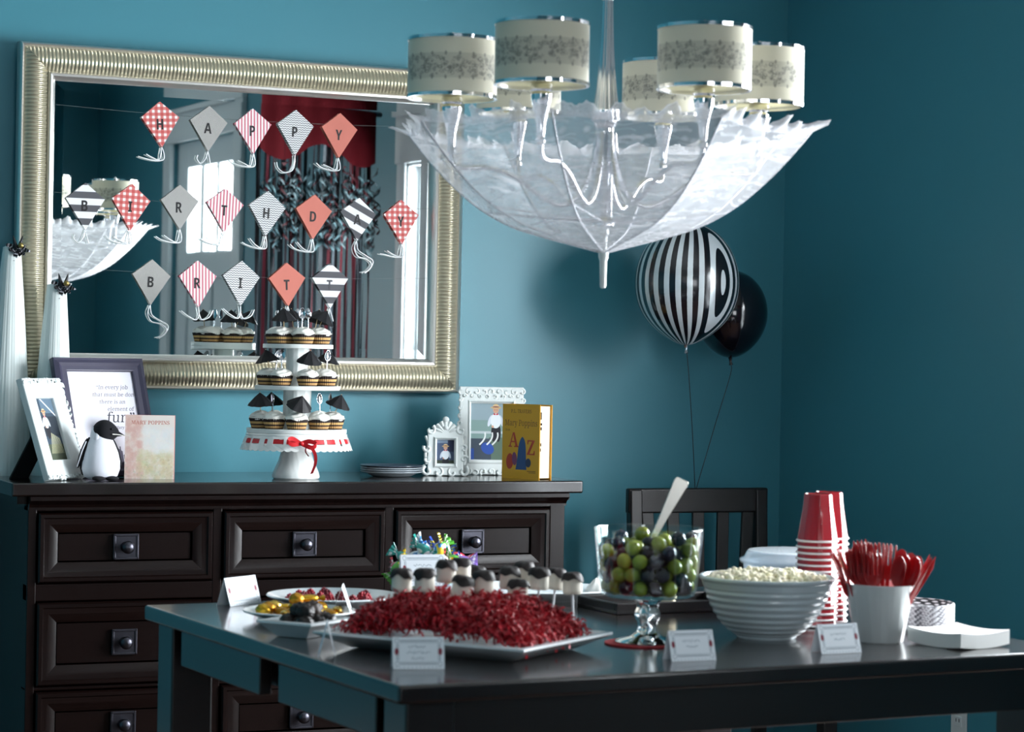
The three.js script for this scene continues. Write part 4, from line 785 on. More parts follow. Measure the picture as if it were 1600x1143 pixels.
// ------------------------------------------------------------------ balloons
{
  const eye = -0.02;                                                                                                   // longitude of the stripes' centre, u = 0.5 there
  const stripes = canvasTexture(2048, 1024, (c, w, h) => {
    const im = c.createImageData(w, h);
    for (let y = 0; y < h; y++) for (let x = 0; x < w; x++) {
      const lon = Math.abs((x + 0.5) / w - 0.5) * 360, lat = ((y + 0.5) / h - 0.5) * 180, f = Math.sqrt(lon * lon + (lat * 0.3) ** 2) , s = (f + 2.6) / 12.8 % 1, k = s < 0.48 ? [200, 208, 212] : [16, 15, 22], o = (y * w + x) * 4;
      im.data[o] = k[0]; im.data[o + 1] = k[1]; im.data[o + 2] = k[2]; im.data[o + 3] = 255;
    }
    c.putImageData(im, 0, 0);
  });
  const foil = mat('#ffffff', 0.24, { map: stripes, clearcoat: 0.6, clearcoatRoughness: 0.1, metalness: 0.15 });
  const make = (label, center, rx, ry, bodyM, shape, knotY, stringTo, turn) => {
    const t = thing('balloon', label, 'balloon', center, turn);
    part(t, 'balloon_skin', shape, bodyM);
    part(t, 'neck', taper([V3(0, -ry + 0.004, 0), V3(0.001, -ry - 0.008, 0), V3(0.003, -ry - 0.022, 0.001)], (q) => 0.009 - 0.005 * Math.sin(q * 2.6), 10, 10), bodyM === foil ? mat('#a9aeb6', 0.2, { metalness: 0.9 }) : bodyM);
    const e = V3(...stringTo).sub(V3(...center)).applyAxisAngle(V3(0, 1, 0), -turn);
    part(t, 'string', tube([V3(0.003, -ry - 0.02, 0), V3(0.006, -ry - 0.03, 0), V3(0.003, -ry, 0).lerp(e, 0.5).add(V3(0.004, -0.01, 0)), e], 0.0012, 40, 6), mat('#12181e', 0.5));
  };
  const b1 = bend(new THREE.SphereGeometry(1, 128, 72), (v) => {
    const a = Math.atan2(v.z, v.x), r = Math.hypot(v.x, v.z), seam = Math.cos(4 * a) * 0.012 * r, puck = 0.006 * Math.sin(44 * a) * Math.pow(Math.abs(v.y), 6) * r;
    const low = v.y < 0 ? 1 - 0.22 * v.y ** 4 : 1;
    v.set(Math.cos(a) * r * 0.151 * (1 + seam + puck) * low, v.y * 0.174 * (v.y < -0.9 ? 1 + (-v.y - 0.9) * 0.2 : 1), Math.sin(a) * r * 0.151 * (1 + seam + puck) * low);
  });
  make('round foil balloon with curved black and white stripes, tied to the corner chair', [1.228, 1.485, 0.36], 0.151, 0.178, foil, b1, 0, [1.305, 0.893, 0.285], -YAW + 2.23 - Math.PI);
  const b2 = bend(new THREE.SphereGeometry(1, 56, 40), (v) => { const k = v.y < 0 ? 1 - 0.14 * v.y * v.y : 1; v.set(v.x * 0.108 * k, v.y * 0.128 * (v.y < 0 ? 1.02 : 1), v.z * 0.108 * k); });
  make('plain black latex balloon partly behind the striped one, tied to the corner chair', [1.45, 1.405, 0.215], 0.108, 0.13, mat('#0c0a16', 0.12, { clearcoat: 0.5, clearcoatRoughness: 0.08 }), b2, 0, [1.309, 0.893, 0.285], 0.2);
}

// ------------------------------------------------------------------ chair in the corner
{
  const t = thing('dining_chair', 'dark slat-back dining chair standing in the corner behind the table', 'chair', [1.325, 0, 0.5]);
  const W = 0.45, zb = -0.215, rake = 0.1, zAt = (y) => zb - rake * Math.max(0, y - 0.45) * 0.5;
  for (const s of [-1, 1]) {
    part(t, 'back_post', box(0.038, 0.45, 0.034, 0, 0.225, 0, 0.005).clone().translate(0, 0.44, 0).applyMatrix4(new THREE.Matrix4().makeRotationX(-0.05)).translate(s * (W / 2 - 0.02), 0, zb + 0.022), chairWood);
    part(t, 'rear_leg', box(0.038, 0.46, 0.034, s * (W / 2 - 0.02), 0.23, zb, 0.005), chairWood);
    part(t, 'front_leg', box(0.044, 0.43, 0.044, s * (W / 2 - 0.03), 0.215, 0.19, 0.005), chairWood);
    part(t, 'side_rail', box(0.024, 0.06, 0.37, s * (W / 2 - 0.026), 0.4, -0.012, 0.003), chairWood);
  }
  part(t, 'top_rail', box(W + 0.006, 0.072, 0.026, 0, 0.857, zAt(0.86) - 0.002, 0.006), chairWood);
  part(t, 'lower_rail', box(W - 0.06, 0.05, 0.022, 0, 0.52, zAt(0.52), 0.004), chairWood);
  for (let k = 0; k < 5; k++) { const x = (k - 2) * 0.078; const b = box(0.038, 0.3, 0.012, 0, 0, 0, 0.003); b.rotateZ(-0.03 * (k - 2)); b.rotateX(-0.05); part(t, 'back_slat', b.translate(x, 0.68, zAt(0.68)), chairWood); }
  part(t, 'seat', box(W + 0.01, 0.045, 0.44, 0, 0.445, 0.005, 0.014), chairWood);
  part(t, 'front_rail', box(W - 0.08, 0.06, 0.022, 0, 0.4, 0.19, 0.003), chairWood);
}

// ------------------------------------------------------------------ outlet
{
  const t = thing('wall_outlet', 'white wall outlet plate low on the teal wall behind the table', 'outlet', [RW, 0.325, 1.008], -Math.PI / 2);
  part(t, 'cover_plate', box(0.072, 0.116, 0.006, 0, 0, 0.003, 0.0025), whitePlastic);
  for (const y of [-0.02, 0.02]) { const s = part(t, 'socket', box(0.033, 0.028, 0.003, 0, y, 0.0065, 0.0012), whitePlastic); for (const x of [-0.007, 0.007]) part(s, 'slot', box(0.002, 0.009, 0.001, x, y + 0.003, 0.0082), blackPaper); }
}

// ------------------------------------------------------------------ fringe curtain that the mirror shows
{
  const A = V3(1.02, 0, 2.9), Bp = V3(1.645, 0, 3.2), dirv = Bp.clone().sub(A), L = dirv.length(); dirv.normalize();
  const t = thing('fringe_curtain', 'dark red party curtain with black and grey streamers, seen in the mirror', 'curtain', [(A.x + Bp.x) / 2, 0, (A.z + Bp.z) / 2], -Math.atan2(dirv.z, dirv.x));
  const redCloth = mat('#2e0509', 0.9, { physical: true, specularIntensity: 0.05 }), cols = ['#08070b', '#0b0a0f', '#2b0a10', '#330e16', '#34393e', '#3e4347', '#13181c', '#081014', '#08070b', '#2f0b11'].map((k) => mat(k, 0.8, { physical: true, specularIntensity: 0.1 }));
  part(t, 'rod', tube([V3(-L / 2 - 0.04, 2.255, 0), V3(0, 2.255, 0), V3(L / 2 + 0.04, 2.255, 0)], 0.011, 4, 12), pewter);
  for (const s of [-1, 1]) part(t, 'cord', tube([V3(s * L / 2.2, 2.26, 0), V3(s * L / 2.2, (2.26 + CEIL) / 2, 0), V3(s * L / 2.2, CEIL, 0)], 0.002, 4, 6), blackPaper);
  part(t, 'red_header', sheet((u, v) => V3((u - 0.5) * L, 2.26 - v * (0.2 + 0.04 * Math.sin(u * 9)), -0.016 + 0.005 * Math.sin(u * 34)), 60, 6), redCloth);
  reseed(91);
  for (let k = 0; k < 56; k++) { const x = (k + 0.5) / 56 * L - L / 2 + rnd(-0.004, 0.004), w = rnd(0.009, 0.02), ph = rnd(0, 6), z = rnd(-0.008, 0.014), y1 = rnd(0.1, 0.5); part(t, 'streamer', strap([0, 1, 2, 3, 4, 5].map((i) => V3(x + 0.008 * Math.sin(ph + i * 1.4), 2.1 + (y1 - 2.1) * i / 5, z + 0.008 * Math.cos(ph + i))), w, (q) => V3(Math.cos(0.8 * Math.sin(ph + q * 4)), 0, Math.sin(0.8 * Math.sin(ph + q * 4))), 14), pick(cols)); }
  const teals = ['#22363c', '#33474c', '#12252b', '#0a1216', '#434f53', '#2b0a10'].map((k) => mat(k, 0.7, { physical: true, specularIntensity: 0.25 }));
  for (let k = 0; k < 90; k++) { const x = rnd(-L / 2, L / 2), ph = rnd(0, 6), y0 = rnd(1.84, 2.03), len = rnd(0.1, 0.24); part(t, 'curled_streamer', strap([0, 1, 2, 3, 4, 5, 6].map((i) => V3(x + 0.018 * Math.sin(ph + i * 2.1), y0 - len * i / 6, -0.03 - 0.01 * Math.cos(ph + i * 1.7))), 0.012, (q) => V3(Math.cos(ph + q * 12), 0.2, Math.sin(ph + q * 12)).normalize(), 18), pick(teals)); }
}

// ------------------------------------------------------------------ dining table
const TT = 0.76;                                                       // table top
{
  const W = 1.34, D = 1.223, t = thing('dining_table', 'dark espresso square dining table carrying the party food', 'table', [0.0075, 0, 2.356], 0.073);
  part(t, 'tabletop', box(W, 0.03, D, 0, TT - 0.015, 0, 0.006), tableTopWood);
  const y0 = 0.655, y1 = 0.731, ya = (y0 + y1) / 2, h = y1 - y0, ix = W / 2 - 0.035, iz = D / 2 - 0.035;
  part(t, 'apron', box(W - 0.2, h, 0.024, 0, ya, iz - 0.004, 0.003), tableWood);
  part(t, 'apron', box(W - 0.2, h, 0.024, 0, ya, -iz + 0.004, 0.003), tableWood);
  for (const s of [-1, 1]) { part(t, 'apron', box(0.024, h, 0.42, s * (ix - 0.004), ya, 0.255, 0.003), tableWood); part(t, 'apron', box(0.024, h, 0.42, s * (ix - 0.004), ya, -0.255, 0.003), tableWood); }
  part(t, 'rail', box(0.02, 0.05, D - 0.2, ix - 0.05, 0.69, 0), tableWood); part(t, 'rail', box(0.02, 0.05, D - 0.2, -ix + 0.05, 0.69, 0), tableWood);
  for (const sx of [-1, 1]) for (const sz of [-1, 1]) part(t, 'leg', box(0.085, y1, 0.085, sx * (ix - 0.03), y1 / 2, sz * (iz - 0.03), 0.005), tableWood);
}

// ------------------------------------------------------------------ tent cards
{
  const prints = [0, 1, 2, 3].map((n) => canvasTexture(512, 300, (c, w, h) => {
    c.fillStyle = '#e3e9f0'; c.fillRect(0, 0, w, h); reseed(60 + n);
    c.strokeStyle = '#5b7080'; c.lineWidth = 7; c.strokeRect(44, 34, w - 88, h - 84); c.lineWidth = 4; c.strokeRect(60, 50, w - 120, h - 116);
    c.fillStyle = '#e3e9f0'; for (const [x, y] of [[44, 34], [w - 44, 34], [44, h - 50], [w - 44, h - 50]]) { c.beginPath(); c.arc(x, y, 30, 0, 7); c.fill(); c.strokeStyle = '#5b7080'; c.beginPath(); c.arc(x, y, 20, 0, 7); c.stroke(); }
    c.fillStyle = '#7d2035'; for (const x of [40, w - 40]) { c.beginPath(); c.ellipse(x, h * 0.45, 20, 34, 0, 0, 7); c.fill(); }
    c.strokeStyle = '#6d7f8e'; c.lineWidth = 3.5; c.lineJoin = 'round';
    for (const [y, a, b] of n % 2 ? [[105, 150, 360], [160, 190, 330]] : [[92, 160, 330], [145, 140, 380], [198, 190, 320]]) { c.beginPath(); c.moveTo(a, y); for (let x = a; x < b; x += 7) c.lineTo(x, y + rnd(-14, 10)); c.stroke(); }
    c.fillStyle = '#9fb0bd'; for (let x = 24; x < w; x += 40) c.fillRect(x, h - 20, 16, 7);
  }));
  const plainBack = canvasTexture(256, 150, (c, w, h) => { c.fillStyle = '#e6e9f4'; c.fillRect(0, 0, w, h); c.fillStyle = '#c3c6da'; for (let y = 20; y < h; y += 34) for (let x = 20 + (y / 34 % 2 | 0) * 18; x < w; x += 36) { c.beginPath(); c.arc(x, y, 4, 0, 7); c.fill(); } });
  const card = (label, pos, turn, n, { w = 0.084, h = 0.05, foot = 0.017, tilt = 0 } = {}) => {
    const t = thing('tent_card', label, 'food label', pos, turn, 'folded label cards on the table');
    t.rotation.order = 'YXZ'; t.rotation.x = tilt;
    const th = 0.0006, a = Math.atan2(foot, h), L = Math.hypot(foot, h);
    for (const s of [1, -1]) {
      const leaf = new THREE.BoxGeometry(w, L, th).translate(0, -L / 2, 0), m = s > 0 ? prints[n] : plainBack, mm = mat('#ffffff', 0.6, { map: m });
      if (s < 0) leaf.rotateY(Math.PI);
      leaf.rotateX(-s * a); leaf.translate(0, h + 0.0005, 0);
      part(t, s > 0 ? 'front_leaf' : 'back_leaf', leaf, [whitePaper, whitePaper, whitePaper, whitePaper, mm, whitePaper]);
    }
  };
  card('white tent card with red corner ornaments in front of the red-filled platter', [-0.517, TT, 2.832], -0.24, 0);
  card('white tent card in front of the stemmed bowl of grapes', [-0.036, TT, 2.855], 0.0, 1);
  card('white tent card in front of the popcorn bowl, beside the white cutlery tub', [0.264, TT, 2.83], 0.07, 3);
  card('brightly lit dotted tent card at the left corner of the table beside the gold candies', [-0.52, TT, 1.83], 0.62, 2, { w: 0.1, h: 0.055 });
  card('tent card seen edge-on between the raspberries and the gold candies', [-0.385, TT, 2.07], 1.2, 2, { h: 0.058, foot: 0.02 });
  card('tent card seen edge-on at the near corner of the red-filled platter', [-0.605, TT, 2.635], 1.25, 0, { h: 0.056, foot: 0.014 });
  card('tent card propped against the wrapped candies', [-0.15, TT + 0.036, 1.885], -0.1, 1, { w: 0.094, h: 0.062, foot: 0.02, tilt: 0 });
}

// ------------------------------------------------------------------ platters
const porcelain = mat('#dfe5e8', 0.18, { clearcoat: 0.5, clearcoatRoughness: 0.08 });
const platterG = (a, b, lift = 0.022, foot = 0.62) => {                 // oval platter: foot, well, rim that rises outward
  const g = lathe([[0.0001, 0.003], [foot - 0.03, 0.003], [foot - 0.02, 0], [foot, 0], [foot + 0.02, 0.003], [0.86, lift * 0.62], [0.99, lift - 0.002], [1, lift], [0.985, lift + 0.002], [0.84, lift * 0.7], [foot, 0.0075], [0.0001, 0.007]], 72);
  g.scale(a, 1, b); g.computeVertexNormals(); return g;
};
// square dish with straight rising sides
function trayG(w, d, h, inset) {
  const ring = (k, y) => [[-w / 2 + k, y, -d / 2 + k], [w / 2 - k, y, -d / 2 + k], [w / 2 - k, y, d / 2 - k], [-w / 2 + k, y, d / 2 - k]];
  const rs = [ring(inset + 0.012, 0), ring(inset, 0.001), ring(0.006, h - 0.007), ring(0, h - 0.004), ring(0, h), ring(0.008, h + 0.001), ring(0.013, h - 0.004), ring(inset + 0.004, 0.008), ring(inset + 0.02, 0.006)], pos = [];
  const quad = (a, b, c, e) => pos.push(...a, ...c, ...b, ...a, ...e, ...c);
  for (let i = 0; i + 1 < rs.length; i++) for (let k = 0; k < 4; k++) { const q = (k + 1) % 4; quad(rs[i][q], rs[i][k], rs[i + 1][k], rs[i + 1][q]); }
  const b = rs[0], t = rs[rs.length - 1]; pos.push(...b[0], ...b[1], ...b[2], ...b[0], ...b[2], ...b[3], ...t[0], ...t[2], ...t[1], ...t[0], ...t[3], ...t[2]);
  const g = new THREE.BufferGeometry(); g.setAttribute('position', new THREE.Float32BufferAttribute(pos, 3)); g.computeVertexNormals();
  return toCreasedNormals(g, 0.5);
}
const TA = Math.atan2(-0.7957, 0.6057);                                  // platter's long side runs towards the near right
{
  // ------------------------------ big platter with red paper shred and marshmallow pops
  const PC = V3(-0.35, TT, 2.615), PW = 0.415, PD = 0.315;
  const p = thing('square_platter', 'large white rectangular platter filled with shredded red paper', 'platter', PC.toArray(), TA);
  part(p, 'platter_body', trayG(PW, PD, 0.03, 0.05), porcelain);
  const height = (x, z) => { const k = Math.max(Math.abs(x) / (PW / 2 - 0.012), Math.abs(z) / (PD / 2 - 0.012)), q = Math.hypot(x / (PW / 2), z / (PD / 2)) / 1.18, d = Math.max(k, q); return d >= 1 ? 0.012 : 0.012 + 0.062 * Math.min(1, 2.1 * (1 - d)) ** 0.8; };
  const redPaper = mat('#bb1126', 0.5, { transmission: 0.2, thickness: 0 }), shred = [];
  reseed(303);
  for (let k = 0; k < 5; k++) { const q = [], n = 6; for (let i = 0; i <= n; i++) q.push(V3((i - n / 2) * 0.006, 0.004 * (i % 2 ? 1 : -1) + rnd(-0.003, 0.003), rnd(-0.006, 0.006))); shred.push(strap(q, 0.0034, V3(rnd(-0.3, 0.3), rnd(-0.4, 0.4), 1).normalize(), 18)); }
  const mound = sheet((u, v) => { const x = (u - 0.5) * (PW - 0.09), z = (v - 0.5) * (PD - 0.09); return V3(x, height(x, z) - 0.004, z); }, 40, 32);
  const pile = thing('paper_shred', 'mound of shredded red paper heaped on the large white platter', 'paper shred', PC.toArray(), TA);
  pile.userData.kind = 'stuff';
  part(pile, 'shred_core', mound, mat('#7a0a14', 0.8));
  const dummy = new THREE.Object3D(), col = new THREE.Color();
  shred.forEach((g, s) => {
    const n = 560, im = new THREE.InstancedMesh(g, redPaper, n); im.name = 'shred_strips'; im.castShadow = im.receiveShadow = true; im.userData.kind = 'stuff';
    for (let i = 0; i < n; i++) {
      const x = rnd(-0.5, 0.5) * (PW - 0.062), z = rnd(-0.5, 0.5) * (PD - 0.078);
      dummy.position.set(x, Math.max(0.02, height(x, z) + 0.004 + rnd(-0.008, 0.009)), z); dummy.rotation.set(rnd(-0.9, 0.9), rnd(0, 6.28), rnd(-0.9, 0.9)); dummy.scale.setScalar(rnd(0.8, 1.45)); dummy.updateMatrix(); im.setMatrixAt(i, dummy.matrix);
      const k = rnd(0.6, 1.25); im.setColorAt(i, col.setRGB(k, k * 0.9, k * 0.95));
    }
    pile.add(im);
  });
  // pops: marshmallow, chocolate cap running down on one side, paper stick
  const marsh = bend(new THREE.CylinderGeometry(0.0172, 0.018, 0.034, 36, 10), (v) => { const a = Math.atan2(v.z, v.x), r = Math.hypot(v.x, v.z), e = Math.min(1, (0.017 - Math.abs(v.y)) / 0.004), f = r * (0.86 + 0.14 * Math.sqrt(Math.max(0, e))); v.x = f * Math.cos(a) * (1 + 0.02 * Math.sin(3 * a)); v.z = f * Math.sin(a); });
  const cap = (s) => bend(new THREE.SphereGeometry(1, 40, 20, 0, Math.PI * 2, 0, Math.PI * 0.5), (v) => {
    const a = Math.atan2(v.z, v.x), r = Math.hypot(v.x, v.z), drip = r ** 6 * (0.004 + 0.006 * (0.5 + 0.5 * Math.sin(2 * a + s)) + 0.002 * Math.sin(5 * a + 2 * s));
    v.set(Math.cos(a) * r ** 0.6 * 0.0208, 0.0148 + 0.0085 * v.y ** 1.2 + 0.0012 * Math.sin(6 * a + s) * r - drip, Math.sin(a) * r ** 0.6 * 0.0208);
  });
  const caps = [0, 1.4, 2.9, 4.2].map(cap), mm = mat('#e2dccf', 0.75), choc = mat('#170909', 0.6);
  const fwd = V3(Math.sin(YAW), 0, -Math.cos(YAW)), right = V3(Math.cos(YAW), 0, Math.sin(YAW)), eyeP = camera.position;
  // X and Y on the plane z = 2.5 seen from the camera's side, then set back or forward along the view as dd metres
  const pops = [[-0.424, 0.867, -0.06, 0, 'leftmost small', -0.02], [-0.38, 0.866, -0.1, 1, 'second', 0.0], [-0.341, 0.881, 0.02, 2, 'rear left', 0.05], [-0.32, 0.853, -0.12, 3, 'low front', 0.35], [-0.266, 0.86, -0.11, 0, 'wide dripped front', 0.05], [-0.312, 0.884, 0.05, 1, 'hidden rear', -0.1],
    [-0.22, 0.867, 0.0, 2, 'rear middle', 0.1], [-0.202, 0.843, -0.09, 1, 'tilted low', -0.35], [-0.161, 0.864, -0.02, 3, 'dark-topped', 0.05], [-0.131, 0.863, 0.06, 0, 'slim rear right', -0.15], [-0.091, 0.854, 0.0, 2, 'rightmost', -0.1], [-0.285, 0.87, 0.09, 3, 'far rear', 0.05], [-0.185, 0.876, 0.08, 0, 'high rear', 0.12]];
  pops.forEach(([X, Y, dd, c, nm, lean]) => {
    const s = V3(X, Y, 2.5).sub(eyeP), L = s.length(), q = eyeP.clone().addScaledVector(s, (L + dd) / L), top = q;
    const t = thing('marshmallow_pop', nm + ' marshmallow pop dipped in chocolate, stuck upright in the shredded red paper', 'marshmallow', [top.x, top.y - 0.05, top.z], c, 'marshmallow pops on the red platter');
    t.rotation.order = 'YXZ'; t.rotation.z = lean * 0.6;
    part(t, 'marshmallow', marsh, mm).position.y = 0.05; part(t, 'chocolate_cap', caps[c], choc).position.y = 0.05;
    part(t, 'stick', tube([V3(0, -0.02, 0), V3(0, 0.01, 0), V3(0, 0.036, 0)], 0.0021, 3, 8), whitePaper);
  });
}
{
  // ------------------------------ raspberries
  const C = V3(-0.345, TT, 1.9), p = thing('round_plate', 'round white plate of raspberries at the back left of the table', 'plate', C.toArray());
  part(p, 'plate_body', platterG(0.135, 0.13), porcelain);
  const berryG = (() => { const b = []; for (let r = 0; r < 4; r++) { const n = [9, 9, 7, 4][r], y = 0.003 + r * 0.0042, R = [0.0078, 0.0086, 0.0072, 0.0042][r]; for (let k = 0; k < n; k++) { const a = (k + (r % 2) / 2) / n * 6.283; b.push(new THREE.SphereGeometry(0.0029, 7, 5).translate(R * Math.cos(a), y, R * Math.sin(a))); } } b.push(new THREE.SphereGeometry(0.0028, 7, 5).translate(0, 0.0178, 0)); return merge(b); })();
  const reds = ['#8c1226', '#a5182c', '#6f0e20'].map((k) => mat(k, 0.4)); let proto; reseed(71);
  const spots = []; for (let i = 0; i < 400 && spots.length < 20; i++) { const a = rnd(0, 6.283), r = 0.098 * Math.sqrt(rnd()), x = C.x + r * Math.cos(a), z = C.z + r * Math.sin(a) * 0.95; if (spots.every(([u, v]) => Math.hypot(u - x, v - z) > 0.024)) spots.push([x, z]); }
  spots.sort((a, b) => (a[0] * Math.cos(YAW) + a[1] * Math.sin(YAW)) - (b[0] * Math.cos(YAW) + b[1] * Math.sin(YAW)));
  spots.forEach(([x, z], i) => { const lbl = 'red raspberry on the round white plate, ' + ORD[i] + ' counted from the gold-candy end'; if (!proto) { proto = thing('raspberry', lbl, 'raspberry', [x, TT + 0.0085, z], 0, 'raspberries on the plate'); part(proto, 'drupelets', berryG, reds[0]); } else { const o = copyOf(proto, [x, TT + 0.0085, z], i, lbl); o.children[0].material = reds[i % 3]; } });

  // ------------------------------ gold foil candies
  const G = V3(-0.487, TT, 2.12), g = thing('round_plate', 'round white plate of gold foil candies near the left edge of the table', 'plate', G.toArray());
  part(g, 'plate_body', platterG(0.108, 0.104, 0.018), porcelain);
  const goldM = [mat('#d3a632', 0.28, { metalness: 0.9 }), mat('#c98f2c', 0.32, { metalness: 0.85 }), mat('#dcb85a', 0.25, { metalness: 0.9 })];
  const ball = bend(new THREE.SphereGeometry(1, 26, 18), (v) => { const k = 1 + 0.05 * Math.sin(9 * v.x + 4) * Math.sin(11 * v.y) + 0.04 * Math.sin(13 * v.z + 7 * v.x); v.multiplyScalar(0.0145 * k); v.y *= 0.85; });
  const bar = merge([bend(new THREE.SphereGeometry(1, 22, 14), (v) => v.set(v.x * 0.02 * (1 + 0.05 * Math.sin(20 * v.x)), v.y * 0.008, v.z * 0.0105)), ...[-1, 1].map((s) => bend(new THREE.ConeGeometry(0.008, 0.013, 12, 3, true).rotateZ(s * Math.PI / 2).translate(s * 0.0235, 0, 0), (v) => { v.y *= 0.8 + 0.3 * Math.sin(v.z * 900); }))]);
  let pb, pr; reseed(88); const placed = [];
  for (let i = 0; i < 600 && placed.length < 17; i++) { const a = rnd(0, 6.283), r = 0.076 * Math.sqrt(rnd()), x = G.x + r * Math.cos(a), z = G.z + r * Math.sin(a); if (placed.every(([u, v]) => Math.hypot(u - x, v - z) > 0.03)) placed.push([x, z, rnd() < 0.5]); }
  placed.push([G.x - 0.01, G.z + 0.01, true, 0.02], [G.x + 0.025, G.z - 0.02, false, 0.022]);
  placed.sort((a, b) => (a[0] * Math.cos(YAW) + a[1] * Math.sin(YAW)) - (b[0] * Math.cos(YAW) + b[1] * Math.sin(YAW)));
  placed.forEach(([x, z, round, up = 0], i) => {
    const pos = [x, TT + 0.0075 + up + (round ? 0.0125 : 0.0082), z], lbl = (round ? 'round' : 'twist-ended') + ' gold foil candy on the round white plate, ' + ORD[i] + ' from its left edge';
    let o = round ? pb : pr;
    if (o) o = copyOf(o, pos, i * 2.1, lbl); else { o = thing('gold_candy', lbl, 'candy', pos, i * 2.1, 'gold foil candies on the plate'); part(o, 'wrapper', round ? ball : bar, goldM[0]); if (round) pb = o; else pr = o; }
    o.children[0].material = goldM[i % 3];
  });

  // ------------------------------ dark chocolates
  const K = V3(-0.55, TT, 2.36), d = thing('square_dish', 'white square dish of dark chocolates near the left table edge', 'dish', K.toArray(), TA);
  part(d, 'dish_body', trayG(0.118, 0.15, 0.03, 0.026), porcelain);
  const chocG = bend(new THREE.SphereGeometry(1, 26, 18), (v) => { const k = 1 + 0.1 * Math.sin(7 * v.x + 2) * Math.sin(6 * v.z + 1) + 0.06 * Math.sin(15 * v.y + 5 * v.x); v.set(v.x * 0.0185 * k, v.y * 0.0135 * k, v.z * 0.0165 * k); });
  const cm = [mat('#190b0a', 0.5), mat('#2c1a11', 0.6), mat('#120808', 0.45)]; let pc;
  const list = [[-0.024, -0.034, 0], [0.006, -0.04, 0], [0.028, -0.022, 0], [-0.02, -0.004, 0], [0.012, -0.008, 0], [0.028, 0.014, 0], [-0.022, 0.026, 0], [0.008, 0.024, 0], [0.024, 0.042, 0], [-0.006, -0.022, 0.02], [0.012, 0.004, 0.02], [-0.006, 0.014, 0.02], [0.016, 0.03, 0.02]];
  list.forEach(([x, z, up], i) => { const q = V3(x, 0, z).applyAxisAngle(V3(0, 1, 0), TA), pos = [K.x + q.x, TT + 0.026 + up, K.z + q.z], lbl = 'dark chocolate truffle in the square white dish, ' + (up ? 'on top of the heap, ' : 'in the lower layer, ') + ORD[i]; const o = pc ? copyOf(pc, pos, i * 1.7, lbl) : (pc = thing('chocolate_truffle', lbl, 'chocolate', pos, 0, 'chocolates in the square dish')); if (o === pc) part(o, 'truffle_body', chocG, cm[0]); o.children[0].material = cm[i % 3]; });
}
